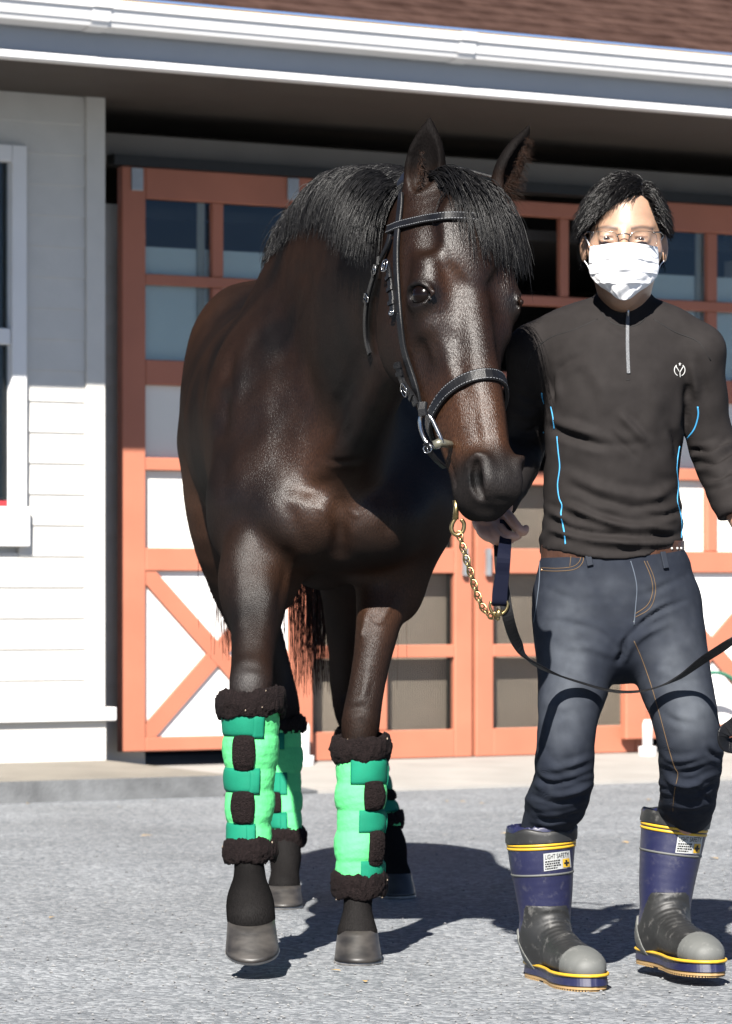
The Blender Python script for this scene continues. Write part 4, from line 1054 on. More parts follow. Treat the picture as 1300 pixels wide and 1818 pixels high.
# bit ring and mouthpiece
bc = cast(hbvh, 802, 770, 7.32)[0].copy(); bc.y -= .012; bn = (Vector((-.75, -.65, 0))).normalized()
rp_ = []
for x, y in spline([(751, 733), (764, 740), (774, 758), (785, 786), (772, 794), (757, 784), (748, 764), (746, 744)], 5, closed=True):
    rp_.append(P(x, y, bc.y - .012 + (768 - x) * .0006))
mb = MB(); mb.tube(rp_, .0042, 10, closed=True); mb.build('bit_ring', MAT['bitsteel'], bridle, smooth=True)
mb = MB(); mb.tube([P(770, 790, bc.y - .020), P(781, 786, bc.y - .020), P(793, 788, bc.y - .002), P(812, 792, bc.y + .03)], [.008, .0095, .008, .006], 10); mb.build('mouthpiece', simple('bit_copper', (.42, .40, .30), .35, metal=.8), bridle, smooth=True)
lp = [P(752, 716, bc.y - .012), P(751, 728, bc.y - .017), P(753, 738, bc.y - .018)]
mb = MB(); mb.strap(lp, [Vector((-.3, -.9, 0))] * 3, .018, .008); mb.build('billet', MAT['leather'], bridle)
# curb strap under the chin
mb = MB(); q = [P(x, y, Y) for x, y, Y in spline([(757, 786, bc.y - .016), (763, 800, bc.y - .012), (775, 815, bc.y), (790, 828, bc.y + .02)], 5)]
mb.strap(q, [Vector((-.55, -.8, -.2))] * len(q), .012, .005); mb.build('curb_strap', MAT['leather'], bridle)
buckle(q[4], Vector((-.4, -.9, 0)), q[5] - q[3], .016, .014, bridle)

# ================================================================== LEAD
YL = 7.36
lead = empty('lead_rein', P(890, 1050, YL)); tag(lead, 'brass chain lead with navy webbing strap held under the horse muzzle', 'lead rein')
mb = MB(); mb.tube([P(809, 888, YL), P(810, 905, YL), P(809, 922, YL)], [.006, .0055, .0065], 10)
mb.tube([P(x, y, YL) for x, y in spline([(809, 920), (802, 933), (804, 945), (813, 950), (822, 943), (824, 930), (819, 922)], 5)], [.0042] * 31, 8)
mb.build('snap_hook', MAT['brass'], lead, smooth=True)
cpath = spline([(815, 947), (819, 960), (824, 978), (831, 1001), (838, 1024), (845, 1047), (852, 1067), (861, 1083), (872, 1093), (882, 1091)], 12)
seg = np.concatenate([[0], np.cumsum(np.linalg.norm(np.diff(cpath, axis=0), axis=1))]); nl = 15
for k in range(nl):
    s_ = seg[-1] * (k + .5) / nl; x = np.interp(s_, seg, cpath[:, 0]); y = np.interp(s_, seg, cpath[:, 1])
    x2 = np.interp(s_ + 3, seg, cpath[:, 0]); y2 = np.interp(s_ + 3, seg, cpath[:, 1])
    c = P(x, y, YL); t = (P(x2, y2, YL) - P(np.interp(s_ - 3, seg, cpath[:, 0]), np.interp(s_ - 3, seg, cpath[:, 1]), YL)).normalized()
    a = .75 * (1 if k % 2 else -1) + .25; u = Vector((0, -1, 0)); v = t.cross(u); sd = v * math.cos(a) + u * math.sin(a); nn = t.cross(sd)
    hl, hw = .0112, .0066; pts = []
    for j in range(18):
        an = 2 * math.pi * j / 18; pts.append(c + t * math.cos(an) * hl + sd * math.sin(an) * hw + nn * .0018 * math.sin(2 * an))
    mb = MB(); mb.tube(pts, .0017, 7, closed=True); mb.build('chain_link', MAT['brass'], lead, smooth=True)
mb = MB(); mb.tube([P(x, y, YL - .002) for x, y in spline([(872, 1068), (870, 1078), (877, 1090), (887, 1092), (898, 1084), (902, 1072), (899, 1066)], 5)], .0030, 8)
mb.tube([P(880, 1096, YL), P(885, 1090, YL - .004), P(888, 1082, YL - .004)], [.005, .007, .006], 10); mb.ico(P(884, 1098, YL), .005, 2)
mb.build('swivel_ring', MAT['brass'], lead, smooth=True)
def webbing(name):
    m, nt, b = new_mat(name); L = nt.links.new; tc = N_(nt, 'ShaderNodeTexCoord')
    w = N_(nt, 'ShaderNodeTexWave', bands_direction='DIAGONAL'); w.inputs['Scale'].default_value = 180; w.inputs['Distortion'].default_value = .5; L(tc.outputs['Object'], w.inputs['Vector'])
    rp = N_(nt, 'ShaderNodeValToRGB'); e = rp.color_ramp.elements; e[0].color = (.0020, .0026, .0075, 1); e[1].color = (.0046, .0058, .0145, 1); L(w.outputs[0], rp.inputs[0]); L(rp.outputs[0], b.inputs['Base Color'])
    b.inputs['Roughness'].default_value = .75; b.inputs['Specular IOR Level'].default_value = .08; bp = N_(nt, 'ShaderNodeBump'); bp.inputs['Strength'].default_value = .3; bp.inputs['Distance'].default_value = .001; L(w.outputs[0], bp.inputs['Height']); L(bp.outputs[0], b.inputs['Normal']); return m
MAT['web'] = webbing('navy_webbing')
mb = MB(); q = spline([(898, 925, YL + .09, 22), (898, 950, YL + .06, 22), (895, 985, YL - .012, 24), (892, 1020, YL - .010, 25), (888, 1050, YL - .006, 27), (887, 1068, YL - .003, 27), (886, 1074, YL + .004, 25)], 5)
mb.strap([P(x, y, Y) for x, y, Y, w in q], [Vector((.1, -1, 0))] * len(q), [M_(w, YL) for *_, w in q], .003); mb.build('hand_strap', MAT['web'], lead)
q = spline([(887, 935, YL + .085, 16), (888, 1000, YL + .04, 20), (896, 1060, YL + .012, 18), (903, 1100, YL + .010, 17), (916, 1138, YL + .06, 14), (940, 1172, YL + .14, 9), (980, 1196, YL + .27, 7), (1030, 1213, YL + .315, 7), (1080, 1227, YL + .33, 7), (1120, 1230, YL + .33, 7), (1160, 1224, YL + .32, 8), (1205, 1205, YL + .30, 9), (1250, 1172, YL + .25, 11), (1300, 1138, YL + .13, 13), (1366, 1080, YL + .14, 14)], 6)
mb = MB(); nn = []
for i, (x, y, Y, w) in enumerate(q):
    f = sstep(905, 960, x); nn.append(Vector((.3 * (1 - f) + .2 * f, -1 + .90 * f, .98 * f)))
mb.strap([P(x, y, Y) for x, y, Y, w in q], nn, [.024] * len(q), .0035); mb.build('leading_strap', simple('black_lead_leather', (.010, .010, .011), .5, vary=.2, bump=.15, bscale=300, spec=.2), lead)
# slack end of the lead hanging by the hand
q = spline([(1366, 1082, YL + .13), (1368, 1180, YL + .09), (1345, 1260, YL + .06), (1310, 1318, YL + .05), (1288, 1322, YL + .04), (1286, 1302, YL + .03), (1312, 1276, YL + .03), (1340, 1200, YL + .03)], 6)
mb = MB(); mb.strap([P(*v) for v in q], [Vector((.5, -.8, .3))] * len(q), .03, .004); mb.build('slack_end', MAT['leather'], lead)

# ================================================================== LEG WRAPS
MAT['wrap_green'] = simple('bright_green_nylon', (.125, .68, .24), .7, spec=.15, vary=.06, nscale=30, bump=.3, bscale=70)
MAT['wrap_teal'] = simple('teal_strap', (.010, .215, .125), .75, spec=.15, vary=.08, nscale=30, bump=.12, bscale=400)
MAT['fleece'] = simple('dark_fleece', (.018, .012, .012), .95, vary=.5, nscale=220, bump=.9, bscale=420, spec=.15)
def leg_wrap(label, axis, rad, fl_top, fl_bot, straps, patches, lean=0.0, seed=1, toff=0.0):
    """axis: (px,py,Y) top to bottom; rad: half widths in px at those; straps/patches: (y0,y1,ang0,ang1); angle 0 faces the yard, + to picture right"""
    ax = spline(axis, 8); rr = spline([(r, 0) for r in rad], 8)[:, 0]; ys = ax[:, 1]
    root = P(*axis[-1]); w = empty('leg_wrap', root); tag(w, label, 'leg wrap', 'green leg wraps on the horse')
    def cen(y): 
        Y = np.interp(y, ys, ax[:, 2]); return P(np.interp(y, ys, ax[:, 0]), y, Y), np.interp(y, ys, rr) * Y / F_PX
    rg = np.random.default_rng(seed); ph = rg.random(8) * 6
    bounds_ = sorted([s[0] for s in straps] + [s[1] for s in straps])
    def puff(y):
        for s in straps:
            if s[0] <= y <= s[1]: return 0.0 + .0015 * math.sin(math.pi * (y - s[0]) / (s[1] - s[0]))
        lo = max([b for b in bounds_ if b < y], default=ys[0]); hi = min([b for b in bounds_ if b > y], default=ys[-1])
        t = (y - lo) / max(1e-6, hi - lo); return .0060 * max(0, math.sin(math.pi * t)) ** .55
    def pt(y, a, off):
        c, r = cen(y); wr = .0003 * math.sin(y * .45 + 3 * math.sin(a * 2 + ph[0])) * (1 if off < .004 else .3) + .0008 * math.sin(y * .10 + a * 3 + ph[1])
        r = r + off + (puff(y) + wr)
        return c + Vector((math.sin(a) * r, -math.cos(a) * r * 1.08, 0))
    y0, y1 = ys[0], ys[-1]
    ny, na = 90, 56
    vs = [pt(lerp(y0, y1, i / ny), 2 * math.pi * k / na, 0) for i in range(ny + 1) for k in range(na)]
    fs = [(i * na + k, i * na + (k + 1) % na, (i + 1) * na + (k + 1) % na, (i + 1) * na + k) for i in range(ny) for k in range(na)]
    mb = MB(); mb.add(vs, fs); mb.build('padding', MAT['wrap_green'], w, smooth=True)
    def patch(name, ya, yb, a0, a1, th, mat, rough=0.0, n=18, m=10, round_=False):
        vo, vi = [], []
        for i in range(m + 1):
            v = i / m
            for k in range(n + 1):
                u = k / n; a = lerp(a0, a1, u); y = lerp(ya, yb, v)
                if round_:
                    e = (2 * u - 1); b = (2 * v - 1)
                    a = lerp(a0, a1, .5 + .5 * e * math.sqrt(max(0, 1 - .22 * b * b))); y = lerp(ya, yb, .5 + .5 * b * math.sqrt(max(0, 1 - .2 * e * e)))
                ed = min(u, 1 - u, v, 1 - v); ro = min(1, ed * 5) ** .5
                jit = rough * (rg.random() - .4)
                c, r = cen(y)
                vo.append(pt(y, a, th * (.45 + .55 * ro) + jit)); vi.append(pt(y, a, -.004))
        vs = vo + vi; N1 = (n + 1) * (m + 1); fs = []
        for i in range(m):
            for k in range(n):
                q = i * (n + 1) + k; fs.append((q, q + 1, q + n + 2, q + n + 1)); fs.append((N1 + q, N1 + q + n + 1, N1 + q + n + 2, N1 + q + 1))
        bd = [k for k in range(n)] + [i * (n + 1) + n for i in range(m)] + [m * (n + 1) + k for k in range(n, 0, -1)] + [i * (n + 1) for i in range(m, 0, -1)]
        for q in range(len(bd)):
            a, b = bd[q], bd[(q + 1) % len(bd)]; fs.append((a, N1 + a, N1 + b, b))
        mb = MB(); mb.add(vs, fs); return mb.build(name, mat, w, smooth=True)
    for (ya, yb, a0, a1) in straps:
        patch('strap', ya, yb, a0, a1, .0045, MAT['wrap_teal'], n=26, m=8)
        patch('strap_end', ya + 2, yb + 3, a1 - .42, a1, .0075, MAT['wrap_teal'], n=8, m=8)
    for (ya, yb, a0, a1) in patches: patch('fleece_patch', ya, yb, a0, a1, .011, MAT['fleece'], .003, n=26, m=30, round_=True)
    def fleece_roll(name, ya, yb, grow, ov):
        na, nb = 150, 26; vs = []; c0, r0 = cen((ya + yb) / 2); hh = M_(abs(yb - ya) / 2, c0.y)
        pts = []
        for k in range(na):
            a = 2 * math.pi * k / na; base = c0 + Vector((0, 0, .004 * math.sin(a + ph[2]) + (.008 * math.exp(-((a - ov) / .35) ** 2))))
            for j in range(nb):
                b = 2 * math.pi * j / nb; rr_ = r0 + grow * .5 + math.cos(b) * grow * .75
                pts.append(tuple(base + Vector((math.sin(a) * rr_, -math.cos(a) * rr_ * 1.05, math.sin(b) * hh * (1 + .08 * math.sin(a * 5 + ph[3]))))))
        A = np.array(pts); cc = np.repeat(np.array([tuple(c0 + Vector((math.sin(2 * math.pi * k / na) * (r0 + grow * .5), -math.cos(2 * math.pi * k / na) * (r0 + grow * .5), 0))) for k in range(na)]), nb, 0)
        D = A - cc; D /= np.linalg.norm(D, axis=1)[:, None]
        A = A + D * (vnoise(A, 130, seed) * .0038 + vnoise(A, 320, seed + 5) * .0026 + vnoise(A, 45, seed + 9) * .003)[:, None]
        fs = [(k * nb + j, ((k + 1) % na) * nb + j, ((k + 1) % na) * nb + (j + 1) % nb, k * nb + (j + 1) % nb) for k in range(na) for j in range(nb)]
        mb = MB(); mb.add(A, fs); o = mb.build(name, MAT['fleece'], w, smooth=True)
        # pale chaff caught in the pile
        ch = MB()
        for _ in range(8):
            i = rg.integers(len(A)); 
            if A[i][1] < c0.y + .01: ch.ico(A[i] + D[i] * .001, .0011 + .0009 * rg.random(), 1, (1, 1, 1.6))
        if ch.v: ch.build('chaff', MAT['chaff'], o, fix=False)['kind'] = 'stuff'
    fleece_roll('fleece_top', *fl_top, .012, 1.0); fleece_roll('fleece_bottom', *fl_bot, .010, 4.0)
    return w
MAT['chaff'] = simple('pale_chaff', (.34, .27, .2), .9)
H90 = math.pi / 2
leg_wrap('bright green leg wrap on the raised fore leg, patches facing out', [(446, 1250, 8.07), (446, 1300, 8.07), (444, 1400, 8.06), (443, 1460, 8.05), (444, 1512, 8.03)], [51, 48, 42, 38, 39], (1226, 1274), (1490, 1532),
         [(1263, 1306, -1.9, .50), (1362, 1405, -1.9, .42), (1460, 1500, -1.9, .30)], [(1303, 1367, -.62, .18), (1402, 1461, -.72, .22)], seed=1)
leg_wrap('bright green leg wrap on the planted fore leg, straps towards the lead', [(641, 1330, 8.31), (641, 1380, 8.30), (640, 1450, 8.29), (638, 1520, 8.28), (637, 1570, 8.28)], [43, 43, 41, 41, 41], (1306, 1350), (1546, 1590),
         [(1344, 1391, -.42, 1.9), (1436, 1476, -.05, 1.9), (1526, 1564, .08, 1.9)], [(1384, 1438, .12, 1.0), (1472, 1536, .38, 1.1)], seed=2)
leg_wrap('green leg wrap on the hind leg nearer the cream wall', [(505, 1285, 9.95), (505, 1340, 9.90), (505, 1400, 9.84), (507, 1450, 9.79), (508, 1485, 9.77)], [30, 30, 29, 28, 28], (1272, 1302), (1468, 1502),
         [(1300, 1326, -1.9, .02), (1370, 1406, -1.9, .18), (1440, 1470, -1.9, .12)], [(1330, 1368, -1.2, -.4), (1404, 1442, -1.1, -.15)], seed=3)
leg_wrap('green leg wrap on the shaded hind leg behind the planted fore leg', [(634, 1305, 10.25), (650, 1350, 10.20), (665, 1400, 10.15), (680, 1445, 10.1), (686, 1465, 10.08)], [30, 30, 28, 27, 27], (1290, 1318), (1440, 1470),
         [(1316, 1340, -1.0, 1.9), (1372, 1400, -1.0, 1.9), (1418, 1440, -1.0, 1.9)], [(1342, 1372, .6, 1.4), (1400, 1420, .6, 1.3)], seed=4)
# ================================================================== MAN
YM = 7.80
MAN_O = P(1090, 1730, YM); MAN_O.z = 0
man = empty('person', MAN_O)
tag(man, 'person in black half-zip top, jeans, blue rubber boots, white mask and glasses leading the horse', 'person')
B = Sdf()
def PS(px, py, Y, a, b=None): return (P(px, py, Y), M_(a, YM), M_(a, YM) if b is None else b)
# skull and face
B.loft([(P(1110, 354, 7.82), .040, .056), (P(1110, 368, 7.815), .060, .078), (P(1110, 394, 7.81), .0735, .095), (P(1110, 425, 7.805), .0755, .098), (P(1109, 462, 7.795), .069, .090), (P(1108, 494, 7.775), .055, .070), (P(1107, 517, 7.752), .036, .044), (P(1107, 526, 7.748), .022, .030)], k=.03)
B.ell(P(1108, 407, 7.728), (.052, .018, .010), k=.022)
for x in (1077, 1138):
    B.ell(P(x, 424, 7.700), (.021, .012, .012), k=.016, op='sub')
for x in (1064, 1152): B.ell(P(x, 447, 7.765), (.022, .020, .018), k=.03)
B.loft([(P(1108, 414, 7.712), .007, .008), (P(1108, 432, 7.698), .009, .010), (P(1108, 455, 7.684), .015, .014)], k=.018)
MEYES = [P(1077, 424.5, 7.7235), P(1138, 425.5, 7.7235)]
for c in MEYES: B.ell(c, (.0165, .0135, .0125), k=.010)
for c, sg in zip(MEYES, (-1, 1)):
    B.loft([(c + Vector((-.0120, -.013, .0010 * sg)), .0018, .006, (0, 0, 1)), (c + Vector((0, -.0145, .0012)), .0031, .006, (0, 0, 1)), (c + Vector((.0120, -.013, -.0010 * sg)), .0018, .006, (0, 0, 1))], k=.002, op='sub')
for x, sg in ((1037, -1), (1179, 1)):
    B.ell(P(x, 440, 7.825), (.009, .016, .031), k=.008); B.ell(P(x + sg * 4, 436, 7.808), (.006, .009, .016), k=.006, op='sub')
# neck, thin core under the clothes
B.limb([(P(1109, 500, 7.825), .054), (P(1110, 560, 7.84), .053), (P(1110, 600, 7.85), .06)], k=.03)
B.limb([(P(1110, 600, 7.85), .06), (P(1092, 800, 7.84), .05), (P(1092, 1030, 7.84), .05)], k=.02)
for pts in ([(1022, 1080, 7.82), (1007, 1290, 7.74), (972, 1500, 7.83), (968, 1640, 7.86)], [(1170, 1080, 7.82), (1224, 1290, 7.76), (1212, 1480, 7.92), (1185, 1620, 7.95)]):
    B.limb([(P(1092, 1030, 7.84), .05)] + [(P(*q), .026) for q in pts], k=.02)
B.limb([(P(1100, 605, 7.85), .05), (P(948, 622, 7.87), .026), (P(940, 700, 7.91), .020), (P(933, 780, 7.94), .020), (P(922, 812, 7.92), .020), (P(903, 860, 7.74), .024), (P(886, 898, 7.58), .026)], k=.02)
B.limb([(P(1100, 605, 7.85), .05), (P(1240, 622, 7.83), .035), (P(1273, 806, 7.87), .024), (P(1290, 852, 7.80), .028), (P(1301, 880, 7.75), .033), (P(1334, 940, 7.68), .033), (P(1372, 1012, 7.57), .026)], k=.02)
# right hand closed on the strap under the muzzle
def palm(pts, k=.010): B.loft([(P(x, y, Y), a, b, s_) for x, y, Y, a, b, s_ in pts], k=k)
palm([(886, 898, 7.580, .027, .021, (.8, .5, 0)), (877, 915, 7.520, .036, .021, (.8, .5, 0)), (871, 930, 7.475, .038, .020, (.85, .5, 0)), (868, 938, 7.455, .034, .017, (.85, .5, 0))])
def finger(pts, k=.0025): B.limb([(P(x, y, Y), r) for x, y, Y, r in pts], k=k, sub=4)
finger([(893, 908, 7.495, .013), (906, 921, 7.445, .0115), (919, 937, 7.422, .0105), (929, 944, 7.422, .0092), (934, 938, 7.428, .0072)])      # thumb, over the strap
finger([(886, 930, 7.465, .0115), (893, 944, 7.428, .0103), (910, 953, 7.414, .0095), (920, 951, 7.434, .0082)])
finger([(874, 935, 7.455, .0115), (880, 949, 7.422, .0102), (897, 960, 7.410, .0094), (908, 958, 7.434, .0082)])
finger([(862, 936, 7.455, .0110), (867, 950, 7.428, .0098), (882, 961, 7.416, .0090), (893, 958, 7.438, .0078)])
finger([(852, 930, 7.462, .0100), (854, 944, 7.438, .0088), (866, 955, 7.426, .0080), (876, 954, 7.444, .0070)])
# left hand, closed on the slack of the lead outside the picture's edge
dx = 514; dy = 130
palm([(x + dx - 20, y + dy, Y + .10, a, b, s_) for x, y, Y, a, b, s_ in ((877, 905, 7.47, .034, .021, (.8, -.5, 0)), (873, 925, 7.425, .038, .020, (.85, -.5, 0)), (870, 938, 7.405, .034, .017, (.85, -.5, 0)))])
for q in ([(856, 908, 7.445, .013), (848, 925, 7.395, .0115), (846, 942, 7.372, .0105), (852, 950, 7.372, .0085)], [(886, 930, 7.415, .0115), (880, 946, 7.378, .0103), (864, 955, 7.364, .0095), (855, 951, 7.384, .0082)], [(876, 936, 7.405, .0115), (870, 952, 7.372, .0102), (854, 962, 7.360, .0094), (845, 957, 7.384, .0082)], [(866, 940, 7.405, .011), (860, 956, 7.378, .0098), (845, 966, 7.366, .009), (836, 960, 7.388, .0078)], [(858, 942, 7.412, .01), (852, 957, 7.388, .0088), (839, 966, 7.376, .008), (831, 961, 7.394, .007)]):
    finger([(x + dx - 20, y + dy, Y + .10, r) for x, y, Y, r in q])
BV, BF = B.mesh(.0027, relax=1)
mbody = mesh_obj('body', BV, BF, None, man, fill=True); mbvh = bvh_of(BV, BF)
bx, by = pxy(BV)
skin = np.tile(np.array([.245, .148, .098]), (len(BV), 1)); n1 = fbm(BV, 60, 2, 2)
skin *= (1 + .06 * n1)[:, None]
def sk(c, w):
    global skin
    w = np.clip(w, 0, 1)[:, None]; skin = skin * (1 - w) + np.array(c) * w
sk((.27, .145, .10), sstep(880, 900, by) * .8)                     # hands a little redder
def hairline(x):        # photo row of the hairline at column x (front of the head)
    return np.interp(x, [1030, 1045, 1060, 1085, 1110, 1138, 1150, 1162, 1172, 1190], [430, 412, 394, 368, 352, 346, 356, 387, 412, 430])
front = BV[:, 1] < 7.83
scalp = np.where(front, by < hairline(bx), by < 462) & (by < 470) & (BV[:, 2] > 1.4)
isear = (np.abs(bx - 1110) > 66) & (by > 408) & (by < 470) & (BV[:, 1] < 7.85)
scalp &= ~isear
sk((.012, .011, .011), scalp * 1.0)
for x0, x1, xm in ((1056, 1098, 1072), (1120, 1160, 1146)):          # eyebrows
    yb = 407 - 4 * np.sin(np.clip((bx - x0) / (x1 - x0), 0, 1) * math.pi) + (0)
    sk((.035, .024, .020), (bx > x0) * (bx < x1) * np.exp(-((by - yb) / 3.6) ** 2) * front * .85)
for c in MEYES:
    d = BV - np.array(tuple(c)); sk((.10, .05, .04), (np.abs(d[:, 0]) < .0145) * np.exp(-((d[:, 2] - .0052 + .00002) / .0016) ** 2) * (d[:, 1] < -.004) * .85)
set_color(mbody, 'tone', skin)
def skin_mat():
    m, nt, b = new_mat('skin'); L = nt.links.new; at = N_(nt, 'ShaderNodeAttribute', attribute_name='tone'); L(at.outputs['Color'], b.inputs['Base Color'])
    tc = N_(nt, 'ShaderNodeTexCoord'); n = N_(nt, 'ShaderNodeTexNoise'); n.inputs['Scale'].default_value = 350; n.inputs['Detail'].default_value = 3; L(tc.outputs['Object'], n.inputs['Vector'])
    bp = N_(nt, 'ShaderNodeBump'); bp.inputs['Strength'].default_value = .12; bp.inputs['Distance'].default_value = .001; L(n.outputs[0], bp.inputs['Height']); L(bp.outputs[0], b.inputs['Normal'])
    b.inputs['Roughness'].default_value = .45; b.inputs['Subsurface Weight'].default_value = .12; b.inputs['Subsurface Radius'].default_value = (.008, .003, .0015); b.inputs['Subsurface Scale'].default_value = .5
    return m
mbody.data.materials.append(skin_mat())
def eye_mat():
    m, nt, b = new_mat('person_eye'); L = nt.links.new; tc = N_(nt, 'ShaderNodeTexCoord'); sx = N_(nt, 'ShaderNodeSeparateXYZ'); L(tc.outputs['Object'], sx.inputs[0])
    cx_ = N_(nt, 'ShaderNodeCombineXYZ'); L(sx.outputs[0], cx_.inputs[0]); L(sx.outputs[2], cx_.inputs[1]); ln = N_(nt, 'ShaderNodeVectorMath', operation='LENGTH'); L(cx_.outputs[0], ln.inputs[0])
    rp = N_(nt, 'ShaderNodeValToRGB'); rp.color_ramp.interpolation = 'EASE'; ml = N_(nt, 'ShaderNodeMath', operation='MULTIPLY'); ml.inputs[1].default_value = 80; L(ln.outputs['Value'], ml.inputs[0]); L(ml.outputs[0], rp.inputs[0])
    e = rp.color_ramp.elements; e[0].position = .15; e[0].color = (.004, .003, .003, 1); e[1].position = .52; e[1].color = (.22, .20, .19, 1); q = e.new(.2); q.color = (.035, .018, .01, 1); q = e.new(.44); q.color = (.02, .012, .008, 1)
    L(rp.outputs[0], b.inputs['Base Color']); b.inputs['Roughness'].default_value = .12; return m
MAT['meye'] = eye_mat()
for c in MEYES: mb = MB(); mb.ico(c, .0122, 4); mb.build('eye', MAT['meye'], man, smooth=True, origin=c)
# --- hair
MAT['mhair'] = hair_mat('black_hair', (.0025, .0023, .0024), .28, .6, (.0055, .005, .005))
hidx = np.nonzero(scalp)[0]; mN = vnormals(BV, BF)
def grow(n, seg, l0, l1):
    out = []; part = P(1140, 332, 7.76)
    for i in range(n):
        k = hidx[RND.randrange(len(hidx))]; r = Vector(BV[k]); nn_ = Vector(mN[k]); x, y = bx[k], by[k]
        side = 1 if x > 1140 else -1
        fr_ = sstep(7.80, 7.72, r.y)
        v = nn_ * .55 + Vector((side * (.55 + .25 * RND.random()), -.35 * fr_ + .12 * (1 - fr_), .12 - .1 * RND.random()))
        l = RND.uniform(l0, l1) * (.75 if y > 400 else 1.0) * (.8 if side > 0 else 1.0) * (.62 if r.y > 7.86 else 1)
        p = r.copy(); pts = [tuple(p)]; cur = RND.uniform(-.05, .05)
        for j in range(seg):
            v = (v.normalized() + Vector((side * .05 + cur, 0, -.26)) + Vector(NPR.normal(size=3)) * .06).normalized(); p = p + v * (l / seg)
            h_ = mbvh.find_nearest(p, .06)
            if h_[0] is not None and (p - h_[0]).dot(h_[1]) < .004: p = h_[0] + h_[1] * (.003 + .008 * RND.random())
            pts.append(tuple(p))
        out.append(pts)
    return out
strands('hair', grow(6000, 7, .024, .056), MAT['mhair'], man, .0017, .35)
# --- clothes by photo folds
def cloth(name, sdf, h, lines, mat, relax=2, extra=None, parent=None):
    V, Fc = sdf.mesh(h, relax=relax); Nn = vnormals(V, Fc)
    V = fold(V, Nn, lines, True)
    if extra is not None: V = V + Nn * extra(V)[:, None]
    V = laplace(V, Fc, .35)
    return mesh_obj(name, V, Fc, mat, parent), V, Fc
def fabric(name, col, rough, weave, bump, attr=None, spec=.25, c2=None):
    m, nt, b = new_mat(name); L = nt.links.new; tc = N_(nt, 'ShaderNodeTexCoord')
    w = N_(nt, 'ShaderNodeTexWave', bands_direction='DIAGONAL'); w.inputs['Scale'].default_value = weave; w.inputs['Distortion'].default_value = 1.5; w.inputs['Detail'].default_value = 2; L(tc.outputs['Object'], w.inputs['Vector'])
    n = N_(nt, 'ShaderNodeTexNoise'); n.inputs['Scale'].default_value = 35; n.inputs['Detail'].default_value = 6; L(tc.outputs['Object'], n.inputs['Vector'])
    rp = N_(nt, 'ShaderNodeMapRange'); rp.inputs['From Min'].default_value = .3; rp.inputs['From Max'].default_value = .7; rp.inputs['To Min'].default_value = .9; rp.inputs['To Max'].default_value = 1.1; L(n.outputs[0], rp.inputs[0])
    mx = N_(nt, 'ShaderNodeMix', data_type='RGBA', blend_type='MULTIPLY'); mx.inputs['Factor'].default_value = 1
    if attr: at = N_(nt, 'ShaderNodeAttribute', attribute_name=attr); L(at.outputs['Color'], mx.inputs['A'])
    else: mx.inputs['A'].default_value = (*col, 1)
    L(rp.outputs[0], mx.inputs['B']); L(mx.outputs['Result'], b.inputs['Base Color']); b.inputs['Roughness'].default_value = rough; b.inputs['Specular IOR Level'].default_value = spec
    b.inputs['Sheen Weight'].default_value = .0
    ad = N_(nt, 'ShaderNodeMath', operation='ADD'); L(w.outputs['Fac'], ad.inputs[0]); L(n.outputs[0], ad.inputs[1])
    bp = N_(nt, 'ShaderNodeBump'); bp.inputs['Strength'].default_value = bump; bp.inputs['Distance'].default_value = .0012; L(ad.outputs[0], bp.inputs['Height']); L(bp.outputs[0], b.inputs['Normal']); return m
# --- top
J = Sdf()
J.loft([(P(952, 622, 7.87), .056, .056), (P(1005, 598, 7.86), .062, .064), (P(1060, 590, 7.85), .066, .072), (P(1110, 588, 7.85), .070, .080), (P(1160, 590, 7.845), .066, .072), (P(1195, 600, 7.84), .062, .064), (P(1238, 624, 7.83), .056, .056)], k=.04)
J.loft([(P(1104, 600, 7.85), .120, .085), (P(1098, 640, 7.845), .158, .108), (P(1094, 700, 7.84), .151, .118), (P(1089, 780, 7.84), .144, .118), (P(1086, 850, 7.84), .142, .115), (P(1086, 920, 7.84), .146, .118), (P(1087, 962, 7.84), .151, .122), (P(1088, 990, 7.84), .153, .125), (P(1088, 1025, 7.84), .153, .125)], k=.03)
J.limb([(P(946, 624, 7.87), .054), (P(940, 700, 7.91), .047), (P(934, 775, 7.94), .046), (P(922, 812, 7.92), .048), (P(904, 858, 7.75), .042), (P(892, 886, 7.64), .037)], k=.025)
J.limb([(P(1240, 626, 7.83), .054), (P(1250, 700, 7.85), .050), (P(1258, 760, 7.87), .050), (P(1272, 806, 7.87), .052), (P(1288, 850, 7.80), .050), (P(1302, 892, 7.73), .043), (P(1306, 904, 7.71), .041)], k=.025)
J.loft([(P(1110, 590, 7.845), .070, .072), (P(1110, 560, 7.838), .0600, .0635), (P(1109, 528, 7.835), .0575, .061)], k=.012)
J.loft([(P(1110, 575, 7.84), .052, .055), (P(1109, 510, 7.835), .052, .056), (P(1109, 480, 7.835), .052, .056)], k=.004, op='sub')
J.ell(P(1110, 514, 7.72), (.05, .075, .032), k=.010, op='sub')
def hem(p, d):
    px = CX + p[:, 0] / p[:, 1] * F_PX; hy = np.interp(px, [950, 985, 1030, 1070, 1110, 1150, 1180, 1215], [974, 978, 986, 993, 996, 988, 973, 964]); hy = np.where(p[:, 1] > 7.86, 982, hy)
    return np.maximum(d, CAM_H + (HOR - hy) * p[:, 1] / F_PX - p[:, 2])
J.post = hem
J.ell(P(1318, 935, 7.68), (.07, .08, .035), [(.95, -.1, .3), (0, 1, .1), (-.3, 0, .95)], k=.004, op='sub')   # cuff opening
